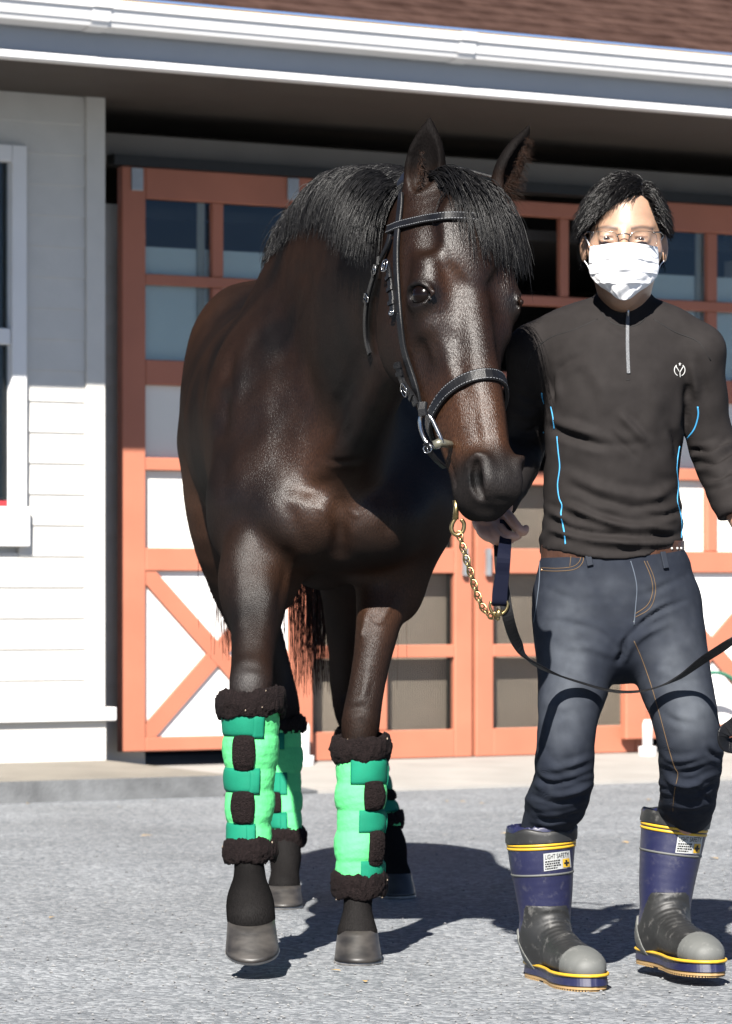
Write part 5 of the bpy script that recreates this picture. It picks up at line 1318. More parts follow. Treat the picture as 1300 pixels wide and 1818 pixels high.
jl = [([(966, 752), (990, 765), (1035, 781), (1080, 791), (1145, 788)], -.006, 8), ([(975, 742), (1010, 757), (1060, 772)], .006, 9), ([(1087, 770), (1105, 788), (1128, 812)], -.005, 6),
      ([(1100, 735), (1122, 758), (1147, 786)], .005, 7), ([(976, 712), (986, 660), (1041, 625)], -.005, 8), ([(968, 650), (974, 690), (985, 720)], -.009, 8), ([(1003, 842), (1061, 865), (1113, 881), (1155, 884), (1197, 862)], .006, 10),
      ([(1015, 862), (1070, 886), (1130, 900), (1185, 890)], -.005, 9), ([(1003, 894), (1061, 920), (1126, 936), (1203, 926)], .007, 7), ([(964, 917), (1009, 936), (1061, 946), (1126, 952), (1206, 950)], -.006, 5), ([(962, 935), (1010, 950), (1070, 962), (1140, 966), (1208, 962)], .007, 6),
      ([(963, 902), (985, 912), (1010, 924)], .006, 6), ([(1140, 912), (1175, 915), (1210, 906)], -.006, 5), ([(1150, 935), (1180, 940), (1212, 934)], .006, 5), ([(1160, 948), (1190, 950), (1213, 945)], -.005, 4),
      ([(1190, 760), (1202, 790), (1206, 830)], -.005, 8), ([(1160, 790), (1180, 830), (1200, 850)], .004, 10), ([(1222, 690), (1218, 740), (1212, 770)], -.009, 7), ([(1226, 640), (1236, 690), (1238, 740)], .005, 8),
      ([(1226, 800), (1262, 797), (1297, 776)], -.008, 5), ([(1228, 810), (1264, 808), (1300, 790)], .007, 5), ([(1230, 822), (1265, 820), (1302, 800)], -.008, 5), ([(1236, 836), (1270, 832), (1304, 812)], .007, 5), ([(1245, 850), (1275, 846), (1306, 830)], -.008, 5), ([(1252, 862), (1280, 858), (1308, 846)], .006, 5),
      ([(908, 690), (930, 705), (962, 712)], -.006, 6), ([(908, 730), (935, 740), (962, 730)], .006, 7), ([(912, 760), (938, 768), (960, 752)], -.006, 6), ([(1075, 572), (1095, 590), (1112, 596)], .003, 6), ([(1040, 640), (1070, 690), (1080, 740)], .003, 14), ([(1150, 650), (1165, 720), (1150, 770)], .003, 16)]
def jextra(V):
    x, y = pxy(V); low = sstep(830, 960, y); ph = vnoise(V * np.array([7, 7, 3]), 1, 4)
    return vnoise(V * np.array([9, 9, 26]), 1, 11) * (.0022 + .0035 * low) + np.sin(y * .22 + ph * 5) * .0016 * low + fbm(V, 18, 31, 2) * .0016
MAT['top'] = fabric('black_stretch_knit', (.0150, .0133, .0130), .68, 420, .2, spec=.03)
top, JV, JF = cloth('half_zip_top', J, .0048, jl, MAT['top'], extra=jextra, parent=man); jbvh = bvh_of(JV, JF)
def path3(bv, pts, off, n=6, default=7.72, sm=2):
    q = spline(pts, n) if len(pts) > 2 else np.array([[lerp(pts[0][0], pts[1][0], t), lerp(pts[0][1], pts[1][1], t)] for t in np.linspace(0, 1, n + 1)])
    A = []; Bn = []
    for x, y in q:
        h_ = cast(bv, x, y)
        if h_ is None: continue
        if A and abs(h_[0].y - A[-1][1]) > .05: break
        A.append(np.array(tuple(h_[0]))); Bn.append(np.array(tuple(h_[1])))
    A = np.array(A); Bn = np.array(Bn)
    for _ in range(sm):
        if len(A) > 2: A[1:-1] = (A[:-2] + 2 * A[1:-1] + A[2:]) / 4; Bn[1:-1] = (Bn[:-2] + 2 * Bn[1:-1] + Bn[2:]) / 4
    Bn /= np.linalg.norm(Bn, axis=1)[:, None]
    return [Vector(a + b * off) for a, b in zip(A, Bn)], [Vector(b) for b in Bn]
MAT['piping'] = simple('blue_piping', (.06, .38, .72), .6, vary=.05); MAT['zip'] = simple('grey_zip', (.13, .135, .145), .45, vary=.2, nscale=400, bump=.3, bscale=600)
MAT['seam'] = fabric('seam_thread', (.006, .0055, .0055), .7, 400, .1); MAT['silver'] = simple('silver_print', (.62, .62, .60), .5)
def line_on(name, bv, pts, r, mat, parent, flat=.6, n=6, off=0.0, sm=2):
    ps, ns = path3(bv, pts, off, n, sm=sm)
    if len(ps) < 2: return None
    mb = MB(); mb.tube(ps, r, 6, flat=flat, up=ns); return mb.build(name, mat, parent, smooth=True)
for pl in ([(962, 697), (963, 706), (966, 717)], [(978, 722), (982, 742), (984, 762)], [(964, 767), (974, 775), (989, 776)], [(989, 775), (991, 800), (994, 830), (990, 860), (993, 885), (998, 897), (996, 912), (999, 930), (1002, 945), (1004, 966)],
           [(1239, 722), (1240, 738), (1233, 762), (1219, 780)], [(1207, 792), (1202, 830), (1205, 860), (1203, 890), (1209, 912), (1211, 935), (1210, 955)]):
    line_on('piping', jbvh, pl, .0019, MAT['piping'], top)
for pl in ([(1062, 566), (1020, 585), (975, 600), (945, 628), (934, 660)], [(1160, 566), (1200, 590), (1240, 606), (1262, 640)], [(1066, 552), (1085, 572), (1110, 580)], [(1154, 556), (1135, 575), (1118, 580)], [(1112, 674), (1119, 674)]):
    line_on('seam', jbvh, pl, .0013, MAT['seam'], top)
zp, zn = path3(jbvh, [(1115, 553), (1114, 600), (1115, 640), (1116, 663)], .001); mb = MB(); mb.strap(zp, zn, .0075, .0022); mb.build('zip', MAT['zip'], top)
mb = MB(); q = zp[0] + zn[0] * .004; mb.tube([q + Vector((0, 0, .006)), q, q + Vector((0, -.003, -.012))], [.003, .0035, .002], 8); mb.build('zip_pull', simple('zip_metal', (.5, .5, .5), .3, metal=1.0), top, smooth=True)
# emblem on the chest: two arcs, a Y stem and a star
emb = []
for sg in (-1, 1): emb.append([(1207 + sg * (9.5 * math.sin(t)), 657 - 9.5 * math.cos(t) * 1.12) for t in np.linspace(.62, 2.75, 12)])
emb += [[(1207 - 7, 650), (1204, 656), (1207, 661)], [(1207 + 7, 650), (1210, 656), (1207.5, 661)], [(1207.3, 660), (1207.6, 665), (1208, 670)]]
for pl in emb: line_on('emblem', jbvh, pl, .0011, MAT['silver'], top, flat=.5, n=2, off=.0004)
h_ = cast(jbvh, 1207, 646.5); 
if h_:
    mb = MB(); c, n_ = h_; u = Vector((0, 0, 1)); u = (u - n_ * u.dot(n_)).normalized(); s_ = u.cross(n_)
    mb.add([c + n_ * .0012 + (s_ * math.sin(k * math.pi / 5) + u * math.cos(k * math.pi / 5)) * (.0042 if k % 2 == 0 else .0017) for k in range(10)] + [c + n_ * .002], [(k, (k + 1) % 10, 10) for k in range(10)]); mb.build('emblem_star', MAT['silver'], top)
# --- jeans
D = Sdf()
D.loft([(P(1088, 966, 7.84), .140, .105), (P(1088, 985, 7.84), .144, .110), (P(1090, 1030, 7.84), .166, .122), (P(1094, 1080, 7.84), .172, .122), (P(1098, 1120, 7.835), .160, .112)], k=.03)
def jleg(pts): D.loft([(P(x, y, Y), M_(a, Y), M_(a, Y) * .98) for x, y, Y, a in pts], k=.022)
jleg([(1024, 1075, 7.83, 76), (1022, 1140, 7.81, 73), (1021, 1200, 7.79, 66), (1010, 1270, 7.75, 54), (1004, 1330, 7.74, 52), (1001, 1380, 7.76, 53), (990, 1420, 7.80, 53), (976, 1452, 7.845, 46), (968, 1482, 7.855, 42), (965, 1530, 7.86, 36)])
jleg([(1170, 1075, 7.83, 74), (1184, 1140, 7.81, 70), (1197, 1200, 7.79, 66), (1216, 1270, 7.76, 59), (1226, 1320, 7.77, 57), (1226, 1370, 7.81, 56), (1223, 1415, 7.87, 51), (1216, 1445, 7.94, 46), (1204, 1475, 7.97, 38), (1198, 1520, 7.975, 34)])
dl = [([(960, 1245), (1010, 1255), (1070, 1235)], 0.0019, 8.64), ([(955, 1300), (975, 1340), (1005, 1365)], -0.0031, 6.48), ([(945, 1375), (985, 1392), (1052, 1372)], -0.0056, 4.32), ([(943, 1390), (990, 1410), (1055, 1392)], 0.0056, 5.76), ([(935, 1408), (985, 1426), (1048, 1412)], -0.0056, 4.32), ([(932, 1424), (980, 1444), (1040, 1432)], 0.0050, 5.76), ([(930, 1446), (975, 1458), (1028, 1446)], -0.0043, 4.32), ([(960, 1365), (1000, 1362), (1050, 1345)], 0.0037, 5.76),
      ([(1170, 1362), (1215, 1372), (1282, 1350)], -0.0056, 4.32), ([(1172, 1378), (1220, 1392), (1280, 1372)], 0.0050, 5.76), ([(1175, 1400), (1225, 1412), (1278, 1390)], -0.0050, 4.32), ([(1230, 1392), (1250, 1412), (1262, 1424)], -0.0043, 3.6), ([(1175, 1420), (1220, 1434), (1275, 1420)], 0.0043, 5.04), ([(1176, 1340), (1200, 1350), (1240, 1345)], 0.0031, 5.76), ([(1258, 1330), (1270, 1342), (1282, 1345)], -0.0062, 5.04),
      ([(1100, 1150), (1125, 1120), (1170, 1085), (1220, 1065)], -0.0062, 4.32), ([(1108, 1165), (1140, 1130), (1190, 1105)], 0.0037, 5.76), ([(1095, 1150), (1060, 1120), (1000, 1105), (955, 1100)], -0.0025, 5.76), ([(1092, 1165), (1050, 1150), (1000, 1148)], 0.0031, 6.48), ([(1160, 1190), (1210, 1200), (1255, 1190)], 0.0019, 7.2), ([(1150, 1240), (1190, 1275), (1240, 1290)], -0.0025, 6.48), ([(1125, 1060), (1160, 1050), (1220, 1020)], -0.0031, 5.76), ([(960, 1040), (1010, 1060), (1080, 1064)], -0.0019, 6.48), ([(1110, 1140), (1105, 1160), (1098, 1175)], -0.0074, 5.04)]
def dextra(V):
    x, y = pxy(V); low = sstep(1280, 1400, y); return vnoise(V * np.array([12, 12, 34]), 1, 21) * (.0015 + .0022 * low) + fbm(V, 14, 41, 2) * .0018 + np.abs(vnoise(V * np.array([16, 16, 60]), 1, 77)) * .004 * low
jeans, DV, DF = cloth('jeans', D, .0048, dl, None, extra=dextra, parent=man); dbvh = bvh_of(DV, DF)
x, y = pxy(DV); base = np.tile(np.array([.0105, .0128, .0190]), (len(DV), 1)); fd = np.array([.066, .073, .084])
def fade(px, py, rx, ry, w): return w * np.exp(-((x - px) / rx) ** 2 - ((y - py) / ry) ** 2)
wv = fade(1010, 1150, 45, 90, .50) + fade(1000, 1270, 35, 60, .40) + fade(1195, 1180, 45, 80, .50) + fade(1225, 1270, 40, 50, .55) + fade(1090, 1050, 90, 40, .22) + fade(1015, 1085, 20, 10, .2)
wv = np.clip(wv * (1 + .5 * fbm(DV, 25, 61, 3)), 0, 1) + np.clip(fbm(DV, 60, 71, 2), 0, 1) * .06
set_color(jeans, 'denim', base * (1 - wv[:, None]) + fd * wv[:, None])
MAT['denim'] = fabric('indigo_denim', (0, 0, 0), .8, 330, .35, attr='denim', spec=.06); jeans.data.materials.append(MAT['denim'])
MAT['jstitch'] = simple('ochre_stitching', (.16, .095, .04), .8); MAT['paleseam'] = simple('pale_seam', (.09, .11, .14), .8); MAT['rivet'] = simple('copper_rivet', (.6, .32, .18), .35, metal=1.0)
for nm, pl, m_, r_ in (('pocket_stitch', [(1037, 986), (1034, 1000), (1020, 1011), (990, 1014), (960, 1013)], 'jstitch', .0008), ('pocket_stitch', [(1032, 986), (1029, 997), (1017, 1006), (990, 1009), (960, 1008)], 'jstitch', .0007), ('coin_pocket', [(1015, 980), (1012, 1006)], 'jstitch', .0007),
                  ('fly_edge', [(1120, 996), (1127, 1020), (1131, 1045), (1129, 1075), (1126, 1110)], 'paleseam', .0012), ('fly_stitch', [(1144, 996), (1156, 1025), (1159, 1050), (1150, 1074), (1128, 1090)], 'jstitch', .0008), ('fly_stitch', [(1149, 996), (1161, 1025), (1164, 1052), (1154, 1080), (1128, 1096)], 'jstitch', .0007),
                  ('side_seam', [(959, 985), (958, 1030), (952, 1080), (948, 1105)], 'paleseam', .0014), ('inseam', [(1126, 1138), (1140, 1170), (1156, 1215), (1172, 1270), (1188, 1330), (1198, 1362), (1204, 1375), (1198, 1405), (1195, 1440)], 'jstitch', .0009)):
    line_on(nm, dbvh, pl, r_, MAT[m_], jeans, flat=.8, n=8, off=.0004, sm=1)
for x_, y_ in ((975, 977), (1017, 980), (962, 1012)):
    h_ = cast(dbvh, x_, y_)
    if h_: mb = MB(); mb.ico(h_[0], .0035, 2); mb.build('rivet', MAT['rivet'], jeans, smooth=True)
for x_, y_ in ((1046, 990), (1178, 995)):
    ps, ns = path3(dbvh, [(x_ - 3, y_ - 14), (x_, y_), (x_ + 3, y_ + 14)], .003)
    if len(ps) > 1: mb = MB(); mb.strap(ps, ns, .013, .004); mb.build('belt_loop', MAT['denim2'] if 'denim2' in MAT else MAT.setdefault('denim2', fabric('dark_denim', (.010, .013, .020), .8, 330, .3)), jeans)
# belt
MAT['belt'] = leather('brown_belt', (.075, .035, .022), .4)
bp0 = [P(1088, 977, 7.84) + Vector((math.sin(a) * .1475, -math.cos(a) * .1125, .004 * math.sin(a))) for a in np.linspace(0, 2 * math.pi, 64, endpoint=False)]
bn0 = [Vector((math.sin(a) * .8, -math.cos(a), 0)).normalized() for a in np.linspace(0, 2 * math.pi, 64, endpoint=False)]
mb = MB(); mb.strap(bp0, bn0, .032, .004, closed=True); belt = mb.build('belt', MAT['belt'], man)
for x_ in (1192, 1203, 1211):
    a = math.asin(max(-1, min(1, (x_ - 1088) / 133))); c = P(1088, 977, 7.84) + Vector((math.sin(a) * .1520, -math.cos(a) * .1165, .004 * math.sin(a)))
    mb = MB(); mb.ico(c, .0028, 2, (1, 1, 1)); mb.build('eyelet', MAT['silver'], belt, smooth=True)
# --- mask
MAT['mask'] = simple('white_nonwoven', (.86, .86, .87), .8, vary=.02, nscale=300, bump=.15, bscale=900)
nu, nv = 44, 50; vs = []
for i in range(nv + 1):
    v = i / nv
    for k in range(nu + 1):
        u = 2 * k / nu - 1
        hw = np.interp(v, [0, .15, .45, .58, .72, .86, 1.0], [60, 62, 62, 59, 51, 40, 24]); yc = np.interp(v, [0, .5, .8, 1], [430, 481, 513, 533])
        py = yc + 5 * u * u * (1 - v) + (1 - v) * 3 * abs(u) - 14 * max(0, v - .5) * 2 * u * u; px = 1108 + u * hw + (1 - v) * 0
        dep = 7.674 + .058 * abs(u) ** 2.2 * (hw / 62) - .012 * math.exp(-(u / .28) ** 2 - ((v - .32) / .22) ** 2) + .006 * math.exp(-((v) / .1) ** 2) * math.exp(-(u / .25) ** 2) + .045 * max(0, v - .62) ** 1.3 * 2
        pl = 0
        for v0 in (.24, .46, .68): 
            d_ = v - v0 - .06 * u * u; pl += .0055 * math.exp(-(d_ / .018) ** 2) * (1 if d_ > 0 else .35)
        pl += .0022 * math.sin(7 * u + 19 * v) * (v > .3) + .002 * math.sin(23 * u - 9 * v) * abs(u)
        vs.append(P(px, py, dep - pl))
n0 = len(vs); vs += [p + Vector((0, .002, 0)) for p in vs]; fs = []
for i in range(nv):
    for k in range(nu):
        q = i * (nu + 1) + k; fs.append((q, q + 1, q + nu + 2, q + nu + 1)); fs.append((n0 + q, n0 + q + nu + 1, n0 + q + nu + 2, n0 + q + 1))
bd = [k for k in range(nu)] + [i * (nu + 1) + nu for i in range(nv)] + [nv * (nu + 1) + k for k in range(nu, 0, -1)] + [i * (nu + 1) for i in range(nv, 0, -1)]
for q in range(len(bd)): fs.append((bd[q], n0 + bd[q], n0 + bd[(q + 1) % len(bd)], bd[(q + 1) % len(bd)]))
mb = MB(); mb.add(vs, fs); mask = mb.build('face_mask', MAT['mask'], man, smooth=True)
for sg, xe, xs in ((-1, 1047, 1037), (1, 1169, 1180)):
    for y0, y1 in ((436, 418), (478, 462)):
        mb = MB(); mb.tube([P(*q) for q in spline([(xe, y0, 7.758), (xe + sg * 4, (y0 + y1) / 2, 7.785), (xs, y1, 7.825)], 6)], .0013, 6); mb.build('ear_loop', MAT['mask'], mask, smooth=True)
# --- glasses
gl = empty('glasses', P(1108, 420, 7.69) - MAN_O, man)
MAT['frame'] = simple('silver_wire_frame', (.30, .28, .26), .25, metal=1.0)
def lens_mat():
    m, nt, b = new_mat('spectacle_lens'); L = nt.links.new; tr = N_(nt, 'ShaderNodeBsdfTransparent'); tr.inputs[0].default_value = (.96, .97, .97, 1); g_ = N_(nt, 'ShaderNodeBsdfGlossy'); g_.inputs['Roughness'].default_value = .02
    fr_ = N_(nt, 'ShaderNodeFresnel'); fr_.inputs[0].default_value = 1.35; mx = N_(nt, 'ShaderNodeMixShader'); L(fr_.outputs[0], mx.inputs[0]); L(tr.outputs[0], mx.inputs[1]); L(g_.outputs[0], mx.inputs[2]); L(mx.outputs[0], nt.nodes['Material Output'].inputs[0]); return m
MAT['lens'] = lens_mat()
for xc, sg in ((1073, -1), (1142, 1)):
    mb = MB(); ring = []
    for k in range(32):
        a = 2 * math.pi * k / 32; x_ = math.copysign(abs(math.cos(a)) ** .7, math.cos(a)) * 25; y_ = math.copysign(abs(math.sin(a)) ** .75, math.sin(a)) * 15
        ring.append(P(xc + x_, 425 + y_, 7.683 + (.012 * ((xc + x_ - 1108) / 60) ** 2)))
    n_ = len(ring); mb.add(ring + [p + Vector((0, .0018, 0)) for p in ring], [tuple(range(n_)), tuple(range(2 * n_ - 1, n_ - 1, -1))] + [(k, (k + 1) % n_, n_ + (k + 1) % n_, n_ + k) for k in range(n_)]); mb.build('lens', MAT['lens'], gl); mb = MB(); mb.tube(ring, .00055, 5, closed=True); mb.build('lens_edge', MAT['frame'], gl, smooth=True)
    mb = MB(); mb.tube([P(*q) for q in spline([(xc + sg * 19, 412.5, 7.690), (xc + sg * 26, 412, 7.700), (xc + sg * 32, 413, 7.725), (xc + sg * 37, 419, 7.83)], 5)], .0015, 6); mb.ico(P(xc + sg * 19, 412.5, 7.687), .0024, 2); mb.build('temple', MAT['frame'], gl, smooth=True)
    mb = MB(); mb.tube([P(*q) for q in spline([(1108 + sg * 12, 419, 7.684), (1108 + sg * 9, 424, 7.692), (1108 + sg * 9, 430, 7.696)], 4)], .0009, 6); mb.ico(P(1108 + sg * 9, 430, 7.696), .0022, 2, (.7, 1, 1.5)); mb.build('nose_pad', MAT['frame'], gl, smooth=True)
mb = MB(); mb.tube([P(*q) for q in spline([(1095, 418, 7.684), (1101, 415.5, 7.681), (1108, 414.5, 7.680), (1115, 415.5, 7.681), (1121, 418, 7.684)], 5)], .0014, 6); mb.ico(P(1096, 418, 7.683), .0022, 2); mb.ico(P(1120, 418, 7.683), .0022, 2); mb.build('bridge', MAT['frame'], gl, smooth=True)

# --- boots
def rubber(name, col, rough, dirt):
    m, nt, b = new_mat(name); L = nt.links.new; tc = N_(nt, 'ShaderNodeTexCoord'); n = N_(nt, 'ShaderNodeTexNoise'); n.inputs['Scale'].default_value = 40; n.inputs['Detail'].default_value = 8; n.inputs['Roughness'].default_value = .7; L(tc.outputs['Object'], n.inputs['Vector'])
    rp = N_(nt, 'ShaderNodeValToRGB'); e = rp.color_ramp.elements; e[0].position = .55; e[0].color = (*col, 1); e[1].position = .78; e[1].color = (*[lerp(c, d, dirt) for c, d in zip(col, (.17, .165, .155))], 1); L(n.outputs[0], rp.inputs[0]); L(rp.outputs[0], b.inputs['Base Color'])
    rr = N_(nt, 'ShaderNodeMapRange'); rr.inputs['To Min'].default_value = rough; rr.inputs['To Max'].default_value = min(1, rough + .35); L(n.outputs[0], rr.inputs[0]); L(rr.outputs[0], b.inputs['Roughness'])
    bp = N_(nt, 'ShaderNodeBump'); bp.inputs['Strength'].default_value = .12; bp.inputs['Distance'].default_value = .002; L(n.outputs[0], bp.inputs['Height']); L(bp.outputs[0], b.inputs['Normal']); return m
MAT['b_blue'] = rubber('navy_rubber', (.0058, .0068, .030), .30, .2); MAT['b_black'] = rubber('black_rubber', (.0075, .0075, .0073), .40, .55); MAT['b_grey'] = rubber('grey_rubber', (.066, .068, .064), .5, .5)
MAT['b_yellow'] = simple('yellow_rubber', (.72, .43, .03), .45); MAT['b_tan'] = rubber('tan_sole', (.21, .13, .05), .6, .5); MAT['b_label'] = simple('silver_label', (.50, .51, .50), .5, vary=.1); MAT['b_ink'] = simple('label_ink', (.012, .012, .012), .6)
def boot(name, heel, toe, lift, shaft, label, cuff_y):
    """heel, toe: (px, Y) on the ground; shaft: (px,py,Y,r px) from ankle up"""
    h0 = Vector(((heel[0] - CX) * heel[1] / F_PX, heel[1], lift)); t0 = Vector(((toe[0] - CX) * toe[1] / F_PX, toe[1], lift))
    f = (t0 - h0); LN = f.length; f.normalize(); up = Vector((0, 0, 1)); sd = f.cross(up)
    G = lambda q, s_, h_: h0 + f * (q * LN / .30) + sd * s_ + up * h_
    K = Sdf()
    foot = [(.030, .052, .033, .042), (.07, .062, .036, .050), (.12, .068, .038, .048), (.17, .058, .042, .040), (.22, .052, .046, .036), (.262, .048, .042, .031), (.285, .044, .032, .024)]
    K.loft([(G(q, 0, h_), a, b, sd) for q, h_, a, b in foot], k=.02)
    sh = [(P(px, py, Y), M_(r, Y), M_(r, Y) * 1.1) for px, py, Y, r in shaft]
    K.loft([(G(.062, 0, .055), .036, .046)] + sh, k=.035)
    top_c = sh[-1][0]; dirn = (sh[-1][0] - sh[-2][0]).normalized()
    K.ell(top_c + dirn * .09, (.14, .14, .075), k=.004, op='sub')
    K.loft([(sh[-2][0], sh[-2][1] - .006, sh[-2][2] - .006), (top_c + dirn * .02, sh[-1][1] - .004, sh[-1][2] - .004)], k=.004, op='sub')
    ax = np.array(tuple(f)); o_ = np.array(tuple(h0)); sa = np.array(tuple(sd))
    def local(p): d = p - o_; return d @ ax * (.30 / LN), d @ sa, d[:, 2]
    root = empty(name, h0 - MAN_O, man)
    V, Fc = K.mesh(.0034, relax=2); o = mesh_obj('shaft', V, Fc, MAT['b_blue'], root); bv = bvh_of(V, Fc)
    basep = K.post
    def shell(nm, grow, region, mat):
        K.post = lambda p, d: np.maximum(d - grow, region(p)); V2, F2 = K.mesh(.0030, relax=1); K.post = None
        return mesh_obj(nm, V2, F2, mat, root)
    # black vamp with ridges over the instep
    def vamp(p):
        q, s_, h_ = local(p); hi = .088 + .072 * sstep(.060, .098, q + .25 * s_) ; rid = .0
        return np.maximum(h_ - hi, .012 - h_)
    def vgrow(p): 
        q, s_, h_ = local(p); r = np.sin((q * .8 - h_ * .9) * 2 * math.pi / .0165); return .0022 + .0016 * np.clip(r, -.2, 1) * sstep(.045, .02, np.abs(s_)) * sstep(.07, .10, q) * sstep(.225, .205, q)
    K.post = lambda p, d: np.maximum(d - vgrow(p), vamp(p)); V2, F2 = K.mesh(.0030, relax=1); K.post = None; mesh_obj('vamp', V2, F2, MAT['b_black'], root)
    def toe_r(p): q, s_, h_ = local(p); return np.maximum(.230 + 2.6 * s_ * s_ * 2 + .25 * (h_ - .05) - q, .012 - h_)
    shell('toe_cap', .0048, toe_r, MAT['b_grey'])
    def heel_r(p): q, s_, h_ = local(p); return np.maximum(np.maximum(q - (.075 - .55 * (h_ - .03)), h_ - .105), .012 - h_)
    shell('heel_guard', .0042, heel_r, MAT['b_grey'])
    # sole
    prof = [(-.012, .0), (-.008, .020), (.01, .032), (.05, .036), (.10, .034), (.15, .038), (.20, .048), (.24, .050), (.272, .044), (.298, .030), (.311, .010), (.312, 0)]
    ol = spline(prof, 4); ol = [(q, s_) for q, s_ in ol] + [(q, -s_) for q, s_ in ol[::-1][1:-1]]; n_ = len(ol)
    def slab(nm, z0, z1, g, mat):
        mb = MB(); c0 = [G(q * (1 + g * 2) - g * .2, s_ * (1 + g * 8), z0) for q, s_ in ol]; c1 = [G(q, s_ * (1 + g * 4), z1) for q, s_ in ol]
        mb.add(c0 + c1, [tuple(range(n_)), tuple(range(2 * n_ - 1, n_ - 1, -1))] + [(k, (k + 1) % n_, n_ + (k + 1) % n_, n_ + k) for k in range(n_)]); return mb.build(nm, mat, root)
    slab('sole_side', .0115, .031, .010, MAT['b_blue'])
    so = slab('outsole', .004, .0113, .006, MAT['b_tan'])
    lug = MB()
    for k in range(0, n_, 1):
        q, s_ = ol[k]; 
        if .095 < q < .125: continue
        q2, s2 = ol[(k + 1) % n_]; a = G(q, s_ * 1.04, 0); b = G(lerp(q, q2, .62), lerp(s_, s2, .62) * 1.04, 0); ia = G(q * .9 + .015, s_ * .72, 0); ib = G(lerp(q, q2, .62) * .9 + .015, lerp(s_, s2, .62) * .72, 0)
        lug.hexa([a, b, ib, ia, a + up * .0045, b + up * .0045, ib + up * .0045, ia + up * .0045])
    lug.build('tread', MAT['b_tan'], root)['kind'] = 'stuff'
    mb = MB(); mb.tube([G(q * 1.006, s_ * 1.075, .0325) for q, s_ in ol], .0035, 8, closed=True); mb.build('sole_stripe', MAT['b_yellow'], root, smooth=True)
    # bands round the shaft
    A0, A1 = sh[-2][0], sh[-1][0]; e1 = Vector((1, 0, 0)); e1 = (e1 - dirn * e1.dot(dirn)).normalized(); e2 = dirn.cross(e1)
    def band(nm, py, r, mat, flat=.45, lift_=.0006):
        c = P(shaft[-1][0], py, shaft[-1][2]); t = (c - top_c).dot(dirn); c = top_c + dirn * t; pts = []; ns = []
        for k in range(48):
            a = 2 * math.pi * k / 48; d = e1 * math.cos(a) + e2 * math.sin(a); h_ = bv.ray_cast(c + d * .2, -d)
            if h_[0] is None: continue
            pts.append(h_[0] + h_[1] * lift_); ns.append(h_[1])
        mb = MB(); mb.tube(pts, r, 6, closed=True, flat=flat, up=ns); return mb.build(nm, mat, root, smooth=True)
    ct, y1, y2, y3 = cuff_y
    band('yellow_band', y1, .0032, MAT['b_yellow']); band('yellow_band', y2, .0032, MAT['b_yellow']); band('grey_band', y3, .0026, MAT['b_grey'])
    # soft black cuff
    cf = MB(); rings = []
    c0 = P(shaft[-1][0], y1 - 4, shaft[-1][2]); tb = (c0 - top_c).dot(dirn); nr = 48; rg = np.random.default_rng(int(heel[0]))
    w1, w2, w3 = rg.random(3) * 6
    lev = [(tb, .0035), (tb + .008, .0040), (tb + .016, .0034), (tb + .022, .0040), (tb + .026, .001), (tb + .022, -.003), (tb + .0, -.006)]
    for t, off in lev:
        row = []
        for k in range(nr):
            a = 2 * math.pi * k / nr; d = e1 * math.cos(a) + e2 * math.sin(a); c = top_c + dirn * min(tb + .004, t); h_ = bv.ray_cast(c + d * .2, -d); base = h_[0] if h_[0] is not None else c + d * sh[-1][1]
            wob = (.0035 * math.sin(3 * a + w1) + .0025 * math.sin(7 * a + w2)) * max(0, (t - tb) / .026)
            row.append(base + d * (off + wob * .6) + dirn * (max(0, t - tb - .004) + wob))
        rings += row
    cf.add(rings, [(i * nr + k, i * nr + (k + 1) % nr, (i + 1) * nr + (k + 1) % nr, (i + 1) * nr + k) for i in range(len(lev) - 1) for k in range(nr)]); cf.build('cuff', MAT['b_black'], root, smooth=True)
    # label with print
    (x0, y0), (x1, y1_), (x2, y2_), (x3, y3_) = label
    def lab(u, v): return (lerp(lerp(x0, x1, u), lerp(x3, x2, u), v), lerp(lerp(y0, y1_, u), lerp(y3_, y2_, u), v))
    def on(u, v, off):
        h_ = cast(bv, *lab(u, v)); return (h_[0] + h_[1] * off) if h_ else P(*lab(u, v), shaft[-1][2] - .06)
    def plate(nm, u0, u1, v0, v1, off, mat, n=6):
        mb = MB(); mb.add([on(lerp(u0, u1, i / n), lerp(v0, v1, j / n), off) for j in range(n + 1) for i in range(n + 1)], [(j * (n + 1) + i, j * (n + 1) + i + 1, (j + 1) * (n + 1) + i + 1, (j + 1) * (n + 1) + i) for j in range(n) for i in range(n)]); return mb.build(nm, mat, root, fix=False)
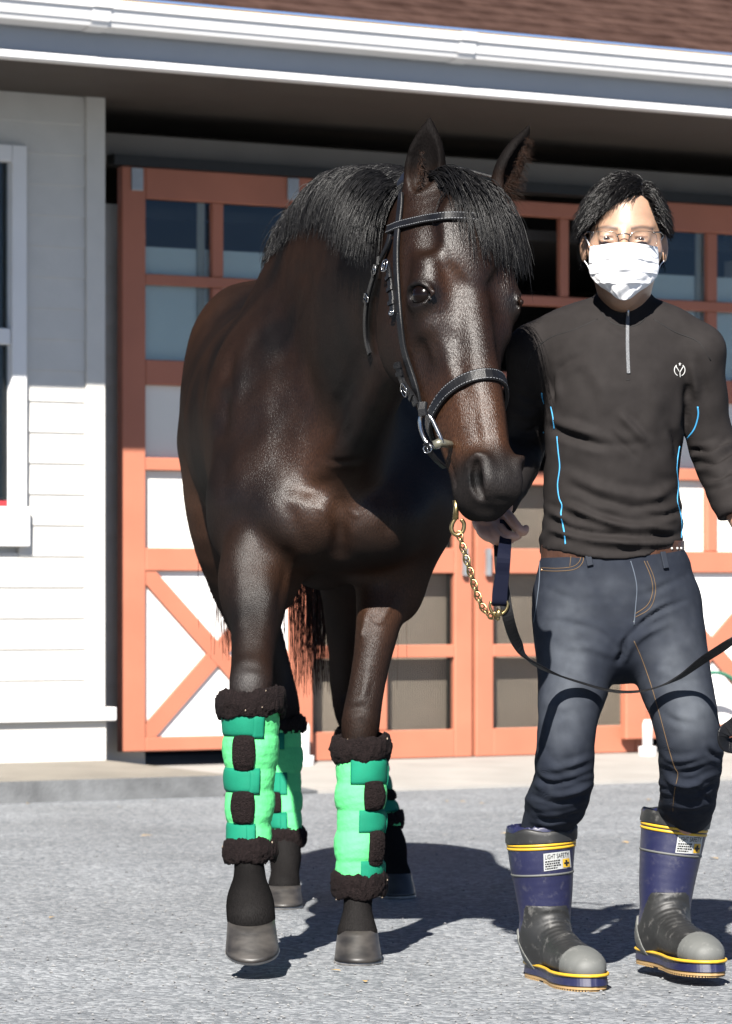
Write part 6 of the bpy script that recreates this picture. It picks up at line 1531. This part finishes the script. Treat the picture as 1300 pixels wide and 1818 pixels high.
    plate('label', 0, 1, 0, 1, .0009, MAT['b_label']); plate('label_mark', .70, .95, .44, .94, .0015, MAT['b_yellow'])
    plate('label_cross', .79, .86, .52, .86, .0020, MAT['b_ink'], 3); plate('label_cross', .735, .915, .64, .74, .0022, MAT['b_ink'], 3)
    cu = bpy.data.curves.new('t', 'FONT'); cu.body = 'LIGHT SAFETY'; cu.size = 1; to = bpy.data.objects.new('t', cu); COL.objects.link(to); dg = bpy.context.evaluated_depsgraph_get(); me = bpy.data.meshes.new_from_object(to.evaluated_get(dg))
    tv = np.array([tuple(v.co) for v in me.vertices]); tf = [tuple(p.vertices) for p in me.polygons]; bpy.data.objects.remove(to); w_, hh = tv[:, 0].max(), tv[:, 1].max()
    mb = MB(); mb.add([on(.05 + .90 * a / w_, .34 - .26 * b / hh, .0016) for a, b, _ in tv], tf); mb.build('label_text', MAT['b_ink'], root, fix=False)
    for j, (a, b) in enumerate(((.05, .62), (.05, .60), (.05, .64), (.05, .50))):
        mb = MB(); v0 = .44 + j * .135; u = a; rr = random.Random(j)
        while u < b:
            wd = rr.uniform(.03, .09); q = [on(u, v0, .0016), on(min(b, u + wd), v0, .0016), on(min(b, u + wd), v0 + .075, .0016), on(u, v0 + .075, .0016)]; mb.add(q, [(0, 1, 2, 3)]); u += wd + .018
        mb.build('label_print', MAT['b_ink'], root, fix=False)
    return root
boot('boot', (955, 7.92), (1050, 7.62), 0.0, [(966, 1660, 7.865, 44), (968, 1630, 7.865, 45), (966, 1580, 7.865, 51), (962, 1530, 7.86, 57), (961, 1492, 7.86, 61), (960, 1476, 7.86, 62)], ((965, 1516), (1011, 1510), (1014, 1540), (966, 1547)), (1480, 1497, 1503, 1550))
boot('boot', (1152, 8.0), (1262, 7.70), .021, [(1180, 1645, 7.95, 44), (1181, 1612, 7.95, 45), (1184, 1570, 7.955, 49), (1190, 1520, 7.96, 54), (1196, 1478, 7.965, 58), (1199, 1455, 7.965, 60)], ((1204, 1483), (1248, 1484), (1243, 1517), (1199, 1514)), (1440, 1468, 1475, 1514))
